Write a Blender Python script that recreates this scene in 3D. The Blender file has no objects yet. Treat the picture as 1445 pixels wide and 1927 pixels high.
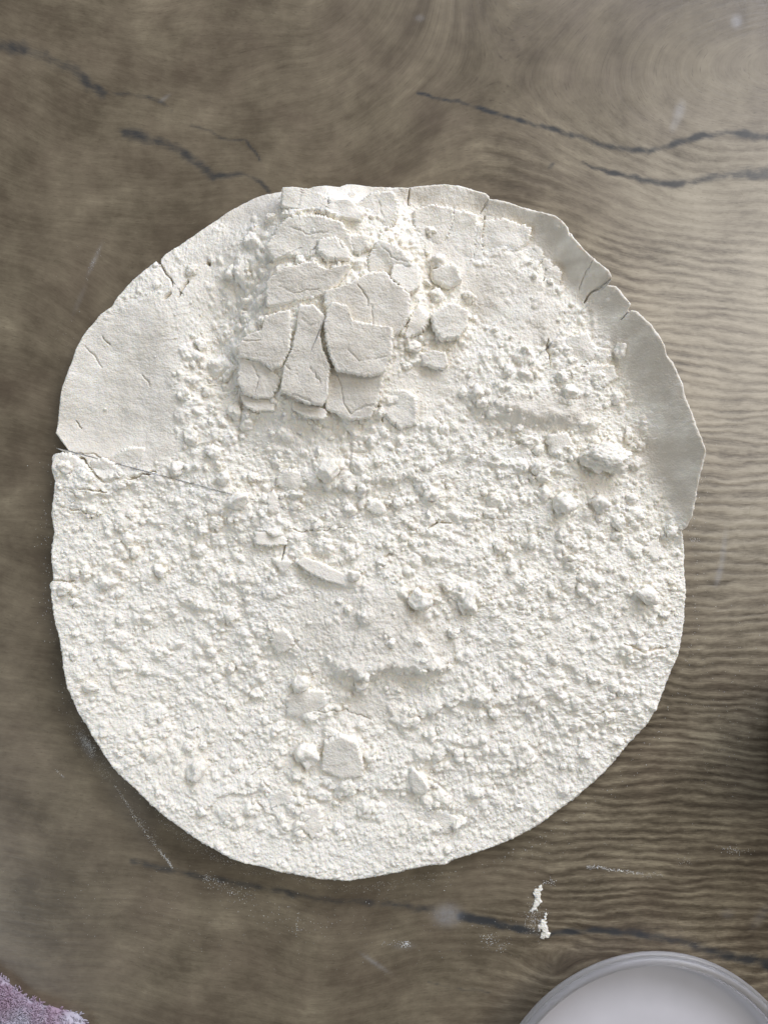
import bpy, bmesh, math, random
import numpy as np
from mathutils import Vector, Matrix, noise as mnoise

random.seed(7)
RNG = np.random.default_rng(11)
SC = bpy.context.scene
COL = SC.collection

# ------------------------------------------------------------------ camera, world, light, exposure
PX = 0.0002                     # metres of worktop per photograph pixel
CAM_H = 0.275
W0, H0 = 722.5, 963.5
cam_data = bpy.data.cameras.new('camera')
cam = bpy.data.objects.new('camera', cam_data)
COL.objects.link(cam)
cam.location = (0, 0, CAM_H)
cam.rotation_euler = (0, 0, 0)
cam_data.sensor_fit = 'VERTICAL'
cam_data.sensor_height = 36.0
cam_data.lens = 18.0 * CAM_H / (H0 * PX)
cam_data.clip_start = 0.01
cam_data.clip_end = 50
cam_data.dof.use_dof = True
cam_data.dof.focus_distance = CAM_H - 0.009
cam_data.dof.aperture_fstop = 11.0
SC.camera = cam

world = bpy.data.worlds.new('World')
SC.world = world
world.use_nodes = True
bg = world.node_tree.nodes['Background']
bg.inputs['Color'].default_value = (1.0, 0.97, 0.93, 1)
bg.inputs['Strength'].default_value = 0.14


def area_lamp(name, az, el, dist, sx, sy, power, color):
    ld = bpy.data.lights.new(name, 'AREA')
    ld.shape = 'RECTANGLE'
    ld.size, ld.size_y = sx, sy
    ld.energy = power
    ld.color = color
    o = bpy.data.objects.new(name, ld)
    COL.objects.link(o)
    a, e = math.radians(az), math.radians(el)
    p = Vector((math.cos(a) * math.cos(e), math.sin(a) * math.cos(e), math.sin(e))) * dist
    o.location = p
    o.rotation_euler = (-p).to_track_quat('-Z', 'Y').to_euler()
    return o


# daylight through a window on the upper right of the worktop
area_lamp('window_and_fill_light', 60, 29, 1.6, 1.8, 0.55, 32, (0.835, 0.878, 1.0))
area_lamp('window_and_fill_light', 22, 52, 1.5, 0.65, 0.65, 7.0, (1.0, 0.955, 0.90))
# added weak cool fill from the lower left, no source known there
area_lamp('window_and_fill_light', 212, 27, 0.75, 0.6, 0.3, 1.6, (0.76, 0.87, 1.0))

SC.view_settings.view_transform = 'Standard'
SC.view_settings.look = 'None'
SC.view_settings.exposure = 0.0
SC.view_settings.gamma = 1.0
SC.cycles.use_denoising = True
SC.cycles.max_bounces = 10
SC.cycles.diffuse_bounces = 6


# ------------------------------------------------------------------ helpers
def tag(o, label=None, cat=None, group=None, kind=None):
    if label: o['label'] = label
    if cat: o['category'] = cat
    if group: o['group'] = group
    if kind: o['kind'] = kind
    return o


def link_mesh(name, me, mat=None, parent=None, loc=(0, 0, 0)):
    o = bpy.data.objects.new(name, me)
    COL.objects.link(o)
    if mat and not me.materials: me.materials.append(mat)
    if parent: o.parent = parent
    o.location = loc
    return o


def fast_mesh(name, co, quads=None, tris=None, smooth=True):
    me = bpy.data.meshes.new(name)
    co = np.asarray(co, np.float32)
    me.vertices.add(len(co))
    me.vertices.foreach_set('co', co.ravel())
    idx, starts, n = [], [], 0
    if quads is not None and len(quads):
        q = np.asarray(quads, np.int32)
        idx.append(q.ravel()); starts.append(n + np.arange(len(q)) * 4); n += q.size
    if tris is not None and len(tris):
        t = np.asarray(tris, np.int32)
        idx.append(t.ravel()); starts.append(n + np.arange(len(t)) * 3); n += t.size
    idx = np.concatenate(idx).astype(np.int32); starts = np.concatenate(starts).astype(np.int32)
    me.loops.add(len(idx)); me.loops.foreach_set('vertex_index', idx)
    me.polygons.add(len(starts)); me.polygons.foreach_set('loop_start', starts)
    me.update(calc_edges=True)
    me.validate()
    me.polygons.foreach_set('use_smooth', np.full(len(me.polygons), smooth, bool))
    me.update()
    return me


def perlin(x, y, seed):
    """gradient noise, x and y in lattice units"""
    r = np.random.default_rng(seed)
    ang = r.random((64, 64)) * 2 * np.pi
    gx, gy = np.cos(ang).astype(np.float32), np.sin(ang).astype(np.float32)
    xi, yi = np.floor(x).astype(np.int32), np.floor(y).astype(np.int32)
    xf, yf = (x - xi).astype(np.float32), (y - yi).astype(np.float32)
    u = xf * xf * xf * (xf * (xf * 6 - 15) + 10); v = yf * yf * yf * (yf * (yf * 6 - 15) + 10)

    def g(ix, iy, dx, dy):
        a, b = ix & 63, iy & 63
        return gx[b, a] * dx + gy[b, a] * dy
    n00 = g(xi, yi, xf, yf); n10 = g(xi + 1, yi, xf - 1, yf)
    n01 = g(xi, yi + 1, xf, yf - 1); n11 = g(xi + 1, yi + 1, xf - 1, yf - 1)
    return ((n00 * (1 - u) + n10 * u) * (1 - v) + (n01 * (1 - u) + n11 * u) * v) * 1.5


def fbm(x, y, scale, octaves, seed, gain=0.5, ridged=False):
    s, a, f = 0, 1.0, 1.0 / scale
    for k in range(octaves):
        n = perlin(x * f + 17.3 * k, y * f + 5.1 * k, seed + k)
        if ridged: n = 1 - 2 * np.abs(n)
        s = s + a * n
        a *= gain; f *= 2.03
    return s


def gblur(img, sigma):
    k = np.arange(-int(3 * sigma) - 1, int(3 * sigma) + 2)
    w = np.exp(-k * k / (2.0 * sigma * sigma)); w /= w.sum()
    p = len(k) // 2
    out = np.pad(img, ((p, p), (0, 0)), mode='edge')
    out = sum(w[i] * out[i:i + img.shape[0]] for i in range(len(k)))
    out = np.pad(out, ((0, 0), (p, p)), mode='edge')
    return sum(w[i] * out[:, i:i + img.shape[1]] for i in range(len(k)))


def poly_dist(poly, X, Y, closed=True):
    """distance to a polyline and, when closed, an inside test; when open, the side of the line"""
    P = np.asarray(poly, float)
    Q = np.roll(P, -1, 0) if closed else None
    A, B = (P, Q) if closed else (P[:-1], P[1:])
    d = np.full(X.shape, 1e9); side = np.zeros(X.shape); tt = np.zeros(X.shape)
    inside = np.zeros(X.shape, bool)
    n = len(A)
    for k in range(n):
        ax, ay = A[k]; bx, by = B[k]
        ex, ey = bx - ax, by - ay
        L2 = ex * ex + ey * ey + 1e-9
        t = np.clip(((X - ax) * ex + (Y - ay) * ey) / L2, 0, 1)
        dx, dy = X - ax - t * ex, Y - ay - t * ey
        dd = np.hypot(dx, dy)
        m = dd < d
        d[m] = dd[m]
        if closed:
            c = ((ay > Y) != (by > Y)) & (X < (bx - ax) * (Y - ay) / (by - ay + 1e-12) + ax)
            inside ^= c
        else:
            cr = ex * (Y - ay) - ey * (X - ax)
            side[m] = np.sign(cr[m]); tt[m] = (k + t[m]) / n
    return (d, inside) if closed else (d, side, tt)


def jitter_line(pts, amp, step, seed):
    r = np.random.default_rng(seed)
    out = []
    for (x0, y0), (x1, y1) in zip(pts[:-1], pts[1:]):
        L = math.hypot(x1 - x0, y1 - y0); n = max(1, int(L / step))
        for k in range(n):
            t = k / n
            out.append((x0 + (x1 - x0) * t + r.normal() * amp * (k > 0), y0 + (y1 - y0) * t + r.normal() * amp * (k > 0)))
    out.append(pts[-1])
    return out


def smooth01(a, b, x):
    t = np.clip((x - a) / (b - a), 0, 1)
    return t * t * (3 - 2 * t)


# ------------------------------------------------------------------ materials
def new_mat(name):
    m = bpy.data.materials.new(name)
    m.use_nodes = True
    nt = m.node_tree
    return m, nt, nt.nodes, nt.links, nt.nodes['Principled BSDF']


def nd(nodes, kind, **kw):
    n = nodes.new(kind)
    for k, v in kw.items(): setattr(n, k, v)
    return n


def flour_material(name, c1, c2, bump=1.0):
    m, nt, N, L, P = new_mat(name)
    tc = nd(N, 'ShaderNodeNewGeometry')
    nz = nd(N, 'ShaderNodeTexNoise'); nz.inputs['Scale'].default_value = 90; nz.inputs['Detail'].default_value = 5
    L.new(tc.outputs['Position'], nz.inputs['Vector'])
    mx = nd(N, 'ShaderNodeMix', data_type='RGBA')
    mx.inputs['A'].default_value = (*c1, 1); mx.inputs['B'].default_value = (*c2, 1)
    L.new(nz.outputs['Fac'], mx.inputs['Factor'])
    pk = nd(N, 'ShaderNodeAttribute', attribute_name='packed')
    mp = nd(N, 'ShaderNodeMix', data_type='RGBA')
    mp.inputs['B'].default_value = (0.69, 0.64, 0.555, 1)
    L.new(pk.outputs['Fac'], mp.inputs['Factor']); L.new(mx.outputs['Result'], mp.inputs['A'])
    L.new(mp.outputs['Result'], P.inputs['Base Color'])
    P.inputs['Roughness'].default_value = 0.95
    P.inputs['Subsurface Weight'].default_value = 0.6        # light creeps a fraction of a millimetre through the powder
    P.inputs['Subsurface Radius'].default_value = (1.0, 0.85, 0.62)
    P.inputs['Subsurface Scale'].default_value = 0.0006
    P.inputs['Specular IOR Level'].default_value = 0.12
    g1 = nd(N, 'ShaderNodeTexNoise'); g1.inputs['Scale'].default_value = 1700; g1.inputs['Detail'].default_value = 3
    g2 = nd(N, 'ShaderNodeTexNoise'); g2.inputs['Scale'].default_value = 750; g2.inputs['Detail'].default_value = 4
    L.new(tc.outputs['Position'], g1.inputs['Vector']); L.new(tc.outputs['Position'], g2.inputs['Vector'])
    b1 = nd(N, 'ShaderNodeBump'); b1.inputs['Strength'].default_value = 0.9 * bump; b1.inputs['Distance'].default_value = 0.00035
    b2 = nd(N, 'ShaderNodeBump'); b2.inputs['Strength'].default_value = 0.5 * bump; b2.inputs['Distance'].default_value = 0.0005
    L.new(g1.outputs['Fac'], b1.inputs['Height']); L.new(g2.outputs['Fac'], b2.inputs['Height'])
    L.new(b1.outputs['Normal'], b2.inputs['Normal']); L.new(b2.outputs['Normal'], P.inputs['Normal'])
    return m


FLOUR = flour_material('flour', (0.905, 0.872, 0.80), (0.88, 0.83, 0.725))


def worktop_material():
    m, nt, N, L, P = new_mat('oak_laminate')
    grain = nd(N, 'ShaderNodeAttribute', attribute_name='grain')
    marks = nd(N, 'ShaderNodeAttribute', attribute_name='marks')     # x crack, y stain, z ripple amount
    geo = nd(N, 'ShaderNodeNewGeometry')

    def math_(op, a, b=None, c=None, clamp=False):
        n = nd(N, 'ShaderNodeMath', operation=op, use_clamp=clamp)
        for i, v in enumerate((a, b, c)):
            if v is None: continue
            if isinstance(v, (int, float)): n.inputs[i].default_value = v
            else: L.new(v, n.inputs[i])
        return n.outputs[0]

    def noise(vec, scale, detail=4, rough=0.55):
        n = nd(N, 'ShaderNodeTexNoise')
        n.inputs['Scale'].default_value = scale; n.inputs['Detail'].default_value = detail
        n.inputs['Roughness'].default_value = rough
        L.new(vec, n.inputs['Vector'])
        return n.outputs['Fac']

    def vscale(vec, s):
        n = nd(N, 'ShaderNodeVectorMath', operation='MULTIPLY')
        L.new(vec, n.inputs[0]); n.inputs[1].default_value = s
        return n.outputs[0]

    def ramp(fac, stops):
        n = nd(N, 'ShaderNodeValToRGB')
        e = n.color_ramp.elements
        while len(e) < len(stops): e.new(0.5)
        for i, (p, c) in enumerate(stops):
            e[i].position = p; e[i].color = (*c, 1) if len(c) == 3 else c
        L.new(fac, n.inputs['Fac'])
        return n.outputs['Color']

    def mix(fac, a, b, mode='MIX'):
        n = nd(N, 'ShaderNodeMix', data_type='RGBA', blend_type=mode)
        if isinstance(fac, (int, float)): n.inputs['Factor'].default_value = fac
        else: L.new(fac, n.inputs['Factor'])
        for k, v in (('A', a), ('B', b)):
            if isinstance(v, tuple): n.inputs[k].default_value = (*v, 1)
            else: L.new(v, n.inputs[k])
        return n.outputs['Result']

    gv = grain.outputs['Vector']
    sepm = nd(N, 'ShaderNodeSeparateXYZ'); L.new(marks.outputs['Vector'], sepm.inputs[0])
    sepg = nd(N, 'ShaderNodeSeparateXYZ'); L.new(gv, sepg.inputs[0])
    # grain coordinates are in photo pixels / 100: x along, y across the rings
    wob = noise(vscale(gv, (0.55, 1.6, 0)), 1.0, 3)
    wob2 = noise(vscale(gv, (2.6, 2.2, 0)), 1.0, 3)
    ph = math_('ADD', math_('MULTIPLY', sepg.outputs[1], 34.0), math_('ADD', math_('MULTIPLY', wob, 15.0), math_('MULTIPLY', wob2, 4.5)))
    rip = math_('MULTIPLY_ADD', math_('SINE', ph), 0.5, 0.5)
    amp = noise(vscale(gv, (0.8, 2.2, 0)), 1.3, 3)
    rip = math_('MULTIPLY', math_('SUBTRACT', rip, 0.5), math_('MULTIPLY', sepm.outputs[2], math_('MULTIPLY', amp, 1.5)))
    fibre = noise(vscale(gv, (1.2, 14.0, 0)), 1.0, 5, 0.6)
    fibre2 = noise(vscale(gv, (6.0, 46.0, 0)), 1.0, 5, 0.7)
    cloud = noise(vscale(gv, (0.5, 0.9, 0)), 1.0, 5, 0.55)
    cloud2 = noise(geo.outputs['Position'], 38, 4, 0.6)
    fa = math_('MULTIPLY_ADD', sepm.outputs[2], 0.9, 0.3)
    fac = math_('MULTIPLY', fa, math_('ADD', math_('MULTIPLY', math_('SUBTRACT', fibre, 0.5), 0.6), math_('MULTIPLY', math_('SUBTRACT', fibre2, 0.5), 0.85)))
    smudge = noise(geo.outputs['Position'], 95, 6, 0.62)
    fac = math_('ADD', fac, math_('MULTIPLY', math_('SUBTRACT', smudge, 0.5), 0.62))
    fac = math_('ADD', fac, math_('MULTIPLY', rip, 0.50))
    fac = math_('ADD', fac, math_('MULTIPLY', math_('SUBTRACT', cloud, 0.5), 0.9))
    fac = math_('ADD', fac, 0.5, clamp=True)
    col = ramp(fac, [(0.05, (0.060, 0.046, 0.030)), (0.36, (0.122, 0.097, 0.064)), (0.62, (0.205, 0.168, 0.113)), (0.95, (0.35, 0.295, 0.20))])
    red = ramp(cloud2, [(0.42, (0, 0, 0)), (0.68, (1, 1, 1))])
    col = mix(math_('MULTIPLY', red, 0.18), col, (0.135, 0.088, 0.066))
    po = noise(vscale(gv, (7.0, 75.0, 0)), 1.0, 2, 0.5)
    pom = nd(N, 'ShaderNodeMapRange', interpolation_type='SMOOTHSTEP')
    pom.inputs['From Min'].default_value = 0.60; pom.inputs['From Max'].default_value = 0.72
    L.new(po, pom.inputs['Value'])
    pores = math_('MULTIPLY', pom.outputs[0], 0.42)
    # window sheen painted into the base colour, paler towards the upper right
    pale = nd(N, 'ShaderNodeAttribute', attribute_name='pale_sheen')
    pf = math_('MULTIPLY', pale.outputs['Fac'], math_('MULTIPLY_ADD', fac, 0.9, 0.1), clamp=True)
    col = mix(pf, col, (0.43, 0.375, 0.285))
    col = mix(pores, col, (0.055, 0.042, 0.030))
    # blue-grey cracks with fibrous edges
    cn = noise(vscale(gv, (6, 30, 0)), 1.0, 3)
    cn2 = noise(geo.outputs['Position'], 330, 3)
    ck = math_('ADD', sepm.outputs[0], math_('MULTIPLY', math_('SUBTRACT', math_('ADD', math_('MULTIPLY', cn, 0.6), math_('MULTIPLY', cn2, 0.4)), 0.5), 1.15))
    ckm = nd(N, 'ShaderNodeMapRange', interpolation_type='SMOOTHSTEP')
    ckm.inputs['From Min'].default_value = 0.12; ckm.inputs['From Max'].default_value = 1.05
    L.new(ck, ckm.inputs['Value'])
    ckf = math_('MULTIPLY', ckm.outputs[0], math_('GREATER_THAN', sepm.outputs[0], 0.02))
    col = mix(math_('MULTIPLY', ckf, 0.9), col, (0.034, 0.038, 0.043))
    # chalky marks
    sn = noise(geo.outputs['Position'], 700, 4, 0.65)
    st = math_('MULTIPLY', sepm.outputs[1], math_('MULTIPLY_ADD', sn, 1.4, 0.1), clamp=True)
    col = mix(math_('MULTIPLY', st, 0.55), col, (0.47, 0.48, 0.51))
    L.new(col, P.inputs['Base Color'])
    rgh = math_('MULTIPLY_ADD', cloud2, 0.10, 0.23)
    L.new(math_('ADD', rgh, math_('MULTIPLY', st, 0.3)), P.inputs['Roughness'])
    P.inputs['Specular IOR Level'].default_value = 0.5
    bp = nd(N, 'ShaderNodeBump'); bp.inputs['Strength'].default_value = 0.25; bp.inputs['Distance'].default_value = 0.0002
    L.new(math_('ADD', math_('MULTIPLY', rip, 1.0), fibre), bp.inputs['Height']); L.new(bp.outputs['Normal'], P.inputs['Normal'])
    return m


# ------------------------------------------------------------------ worktop
def build_worktop():
    inner_x = np.arange(-40, 1486, 4.0); inner_y = np.arange(-40, 1968, 4.0)
    ext = np.array([60, 160, 320, 600, 1000, 1700, 2600.0])
    xs = np.concatenate([(-40 - ext)[::-1], inner_x, inner_x[-1] + ext])
    ys = np.concatenate([(-40 - ext)[::-1], inner_y, inner_y[-1] + ext])
    X, Y = np.meshgrid(xs, ys)
    wx = fbm(X, Y, 420, 2, 40) * 40; wy = fbm(X, Y, 380, 2, 50) * 24
    Xw, Yw = X + wx, Y + wy
    # rings round the knot area at the upper right, opening to long straight grain elsewhere
    dx = np.where(Xw < 1560, (Xw - 1560) * 0.42, 0.0)
    u = np.sqrt(dx * dx + (Yw - 130) ** 2 + 30 ** 2)
    low = smooth01(1150, 1750, Y)                      # the lower grain runs down to the right
    u = u - low * 0.16 * (np.minimum(X, 1040) - 1040)
    wl = smooth01(1020, 560, X)
    u = u * (1 - wl) + wl * (0.95 * Yw - 0.16 * Xw + 40)
    # grain bends round the chalky nick near the lower right
    g = np.exp(-(((X - 1045) / 60) ** 2 + ((Y - 1800) / 90) ** 2))
    u = u + g * 30 * np.tanh((1800 - Y) / 30)
    left = smooth01(900, 250, X) * smooth01(1300, 700, Y)
    u = u + left * fbm(X, Y, 420, 2, 61) * 60
    v = X + 0.35 * Y
    ripple = smooth01(800, 1130, X) * smooth01(330, 520, Y) * 1.0
    ripple = np.maximum(ripple, 0.26 * smooth01(1300, 1650, Y) * (1 - 0.5 * smooth01(1000, 700, X)))
    ripple = np.maximum(ripple, 0.5 * smooth01(820, 950, X) * smooth01(150, 300, Y))
    ripple = np.maximum(ripple, 0.1)
    # cracks: polyline, widths at both ends, strength
    crack = np.zeros_like(X)
    cracks = [
        ([(0, 84), (40, 92), (85, 107), (125, 122), (150, 140), (170, 160), (195, 178)], 12, 9, 0.8),
        ([(195, 176), (240, 177), (280, 183), (300, 190), (325, 210)], 5, 3, 0.6),
        ([(238, 250), (270, 258), (310, 270), (345, 288), (372, 306), (402, 332)], 10, 8, 0.8),
        ([(402, 333), (430, 330), (462, 328), (490, 342), (506, 360)], 6, 4, 0.75),
        ([(360, 236), (395, 246), (415, 260), (440, 264), (462, 262), (490, 302)], 4, 2, 0.75),
        ([(786, 175), (830, 186), (890, 200), (960, 222), (1020, 237), (1075, 255), (1130, 272), (1185, 284), (1220, 284), (1265, 272), (1320, 254), (1370, 250), (1445, 258), (1490, 262)], 3.0, 7, 1.0),
        ([(1095, 258), (1130, 268), (1150, 281)], 3, 2, 0.7),
        ([(1095, 305), (1130, 318), (1180, 332), (1240, 346), (1275, 347), (1320, 338), (1370, 328), (1410, 324), (1490, 328)], 2.8, 11, 1.0),
        ([(1345, 330), (1395, 326), (1445, 330), (1490, 332)], 5, 9, 0.9),
        ([(250, 1622), (330, 1640), (420, 1656), (520, 1676), (600, 1692), (690, 1698), (760, 1704), (815, 1713)], 6, 7, 0.75),
        ([(868, 1724), (910, 1733), (960, 1745), (1012, 1757)], 7, 7, 1.05),
        ([(1035, 1758), (1075, 1753), (1130, 1752), (1180, 1756), (1240, 1764), (1290, 1774), (1330, 1788), (1380, 1802), (1445, 1815), (1490, 1822)], 5, 10, 1.1),
        ([(805, 1848), (860, 1858), (920, 1868)], 2.5, 2.5, 0.6),
        ([(1033, 315), (1040, 309)], 4, 4, 0.8),
    ]
    for k, (pl, w0, w1, s) in enumerate(cracks):
        pl = jitter_line(pl, 1.6, 14, 100 + k)
        P = np.array(pl)
        bx = (X > P[:, 0].min() - 60) & (X < P[:, 0].max() + 60) & (Y > P[:, 1].min() - 60) & (Y < P[:, 1].max() + 60)
        d, sd, t = poly_dist(pl, X[bx], Y[bx], False)
        w = (w0 + (w1 - w0) * t) * 0.72
        vary = np.clip(0.85 + 0.45 * fbm(X[bx], Y[bx], 45, 2, 70 + k), 0.62, 1.2)
        w = w * (0.75 + 0.5 * vary)
        crack[bx] = np.maximum(crack[bx], s * np.clip(vary, 0, 1.08) * np.clip(1.2 - 0.5 * d / w, 0, 1) ** 1.15)
    stain = np.zeros_like(X)

    def blot(x, y, rx, ry, s, rot=0.0):
        c, n_ = math.cos(rot), math.sin(rot)
        a = ((X - x) * c + (Y - y) * n_) / rx; b = (-(X - x) * n_ + (Y - y) * c) / ry
        np.maximum(stain, s * np.exp(-(a * a + b * b) ** 1.6), out=stain)
    blot(842, 1722, 26, 20, 0.62); blot(1277, 212, 10, 22, 0.4, 0.3); blot(1268, 235, 7, 14, 0.28, 0.3); blot(1385, 40, 10, 12, 0.55)
    blot(1360, 1040, 5, 40, 0.4, 0.12); blot(1352, 1080, 6, 22, 0.5, 0.25); blot(790, 34, 9, 6, 0.25)
    blot(178, 490, 4, 30, 0.32, 0.42); blot(150, 565, 5, 30, 0.12, 0.4); blot(705, 1812, 30, 3.5, 0.5, 0.6); blot(760, 1780, 20, 6, 0.25, 0.0)
    blot(1368, 1720, 12, 9, 0.2); blot(1430, 1725, 10, 26, 0.18, 0.6); blot(165, 1405, 9, 26, 0.35, -0.5); blot(240, 1500, 30, 90, 0.10, -0.5)
    blot(310, 185, 12, 4, 0.3, -0.6)
    co = np.stack([(X - W0) * PX, (H0 - Y) * PX, np.zeros_like(X)], -1).reshape(-1, 3)
    nx, ny = len(xs), len(ys)
    i = np.arange(nx * ny).reshape(ny, nx)
    q = np.stack([i[1:, :-1], i[1:, 1:], i[:-1, 1:], i[:-1, :-1]], -1).reshape(-1, 4)
    # the slab of the worktop: a skirt 38 mm deep
    ring = np.concatenate([i[0, :], i[1:, -1], i[-1, -2::-1], i[-2:0:-1, 0]])
    low_ = co[ring] - np.array([0, 0, 0.038])
    b0 = len(co)
    co = np.concatenate([co, low_]); m_ = len(ring)
    k = np.arange(m_); k2 = (k + 1) % m_
    q = np.concatenate([q, np.stack([ring[k], ring[k2], b0 + k2, b0 + k], -1)])
    me = fast_mesh('worktop', co, q)
    pad = np.zeros((m_, 3))
    ga = np.concatenate([np.stack([v / 100, u / 100, 0 * u], -1).reshape(-1, 3), pad]).astype(np.float32)
    ma = np.concatenate([np.stack([crack, stain, ripple], -1).reshape(-1, 3), pad]).astype(np.float32)
    sheen = smooth01(780, 1300, X + 0.25 * wx * 4 - 0.35 * np.abs(Y - 560)) * smooth01(1500, 800, Y + wy) * smooth01(-60, 330, Y + wy)  # where the painted sheen lightens the wood
    sa = np.concatenate([sheen.ravel(), np.zeros(m_)]).astype(np.float32)
    at = me.attributes.new('pale_sheen', 'FLOAT', 'POINT'); at.data.foreach_set('value', sa)
    for nm, arr in (('grain', ga), ('marks', ma)):
        at = me.attributes.new(nm, 'FLOAT_VECTOR', 'POINT')
        at.data.foreach_set('vector', arr.ravel())
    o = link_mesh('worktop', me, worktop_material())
    tag(o, 'brown oak patterned worktop with dark blue grey cracks and wavy grain', 'worktop', kind='structure')
    return o


build_worktop()

# ------------------------------------------------------------------ the heap's height field (photo pixels, 5 px = 1 mm)
OUTLINE = [(500,362),(560,358),(610,355),(640,355),(650,347),(665,344),(700,347),(735,350),(768,353),(772,351),(800,347),(830,346),(860,349),(890,354),(915,361),(926,370),(950,375),(985,387),(1020,397),(1045,408),(1062,422),(1072,432),(1080,442),(1100,465),(1125,490),(1145,508),(1154,522),(1147,530),(1163,535),(1175,550),(1190,570),(1186,579),(1200,583),(1212,595),(1225,608),(1240,628),(1252,650),(1257,668),(1268,680),(1278,700),(1286,720),(1292,745),(1300,770),(1310,800),(1318,825),(1324,848),(1322,870),(1318,895),(1314,920),(1308,950),(1302,975),(1296,992),(1287,999),(1291,1015),(1293,1040),(1291,1070),(1292,1100),(1290,1140),(1288,1175),(1283,1205),(1276,1235),(1268,1255),(1258,1280),(1248,1305),(1235,1335),(1225,1355),(1210,1375),(1190,1398),(1170,1420),(1150,1442),(1125,1465),(1095,1492),(1070,1512),(1040,1535),(1010,1555),(975,1575),(940,1590),(905,1602),(870,1613),(850,1620),(838,1628),(810,1626),(790,1630),(765,1636),(740,1643),(710,1650),(680,1656),(650,1658),(615,1656),(580,1650),(540,1642),(500,1634),(470,1626),(440,1617),(410,1602),(385,1588),(360,1572),(340,1558),(320,1542),(300,1525),(280,1508),(262,1490),(245,1474),(230,1460),(212,1440),(195,1415),(180,1390),(165,1365),(150,1345),(140,1320),(130,1295),(125,1270),(119,1240),(112,1205),(104,1170),(100,1140),(96,1110),(95,1098),(101,1090),(98,1060),(96,1030),(101,1000),(97,965),(100,940),(104,905),(98,885),(100,862),(104,856),(126,852),(128,848),(103,842),(105,815),(108,790),(112,765),(118,735),(126,710),(136,680),(145,655),(158,632),(175,610),(190,592),(205,582),(213,576),(222,560),(235,545),(250,530),(268,515),(285,500),(295,492),(303,500),(304,487),(320,472),(345,455),(370,438),(395,420),(415,405),(440,388),(465,375),(490,365)]
CX, CY = 700.0, 1000.0
_o = np.array(OUTLINE, float)
_rimh = np.array([(650,350,42),(440,390,26),(300,495,32),(150,650,40),(104,830,44),(96,1100,46),(130,1295,54),(245,1474,56),(440,1617,52),(660,1657,46),(870,1613,24),(1095,1492,18),(1283,1205,22),(1291,1010,28),(1300,985,66),(1324,850,110),(1255,655,112),(1150,518,102),(1045,408,82),(950,375,58),(770,352,46)], float)
_hw = [1 / (np.hypot(_rimh[:, 0] - a, _rimh[:, 1] - b) + 25) ** 3 for a, b in _o]
_hh = np.array([(w * _rimh[:, 2]).sum() / w.sum() for w in _hw])
_hh = np.convolve(np.concatenate([_hh[-4:], _hh, _hh[:4]]), np.ones(9) / 9, 'valid')
_k = (1 - 0.86 * _hh * PX / CAM_H) / 0.968
_o[:, 0] = W0 + (_o[:, 0] - W0) * _k; _o[:, 1] = H0 + (_o[:, 1] - H0) * _k
_t = np.arctan2(_o[:, 1] - CY, _o[:, 0] - CX); _r = np.hypot(_o[:, 0] - CX, _o[:, 1] - CY)
_s = np.argsort(_t); _t, _r = _t[_s], _r[_s]
_t = np.concatenate([_t - 2 * np.pi, _t, _t + 2 * np.pi]); _r = np.tile(_r, 3)


def outline_r(th):
    rough = perlin(th * 620 / 7 + 300, 0 * th + 3.3, 71) * 1.6 + perlin(th * 620 / 3 + 900, 0 * th + 8.1, 72) * 1.0
    lower = smooth01(-0.5, 0.4, np.sin(th))
    return np.interp(th, _t, _r) + rough * (0.55 + 0.9 * lower)


HX0, HY0, HX1, HY1 = 70, 320, 1350, 1690
GX, GY = np.meshgrid(np.arange(HX0, HX1, 1.0), np.arange(HY0, HY1, 1.0))
GW, GH = GX.shape[1], GX.shape[0]


def hpatch(x0, y0, x1, y1):
    a, b = max(0, int(x0) - HX0), min(GW, int(x1) - HX0 + 1)
    c, d = max(0, int(y0) - HY0), min(GH, int(y1) - HY0 + 1)
    return slice(c, d), slice(a, b)


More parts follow.
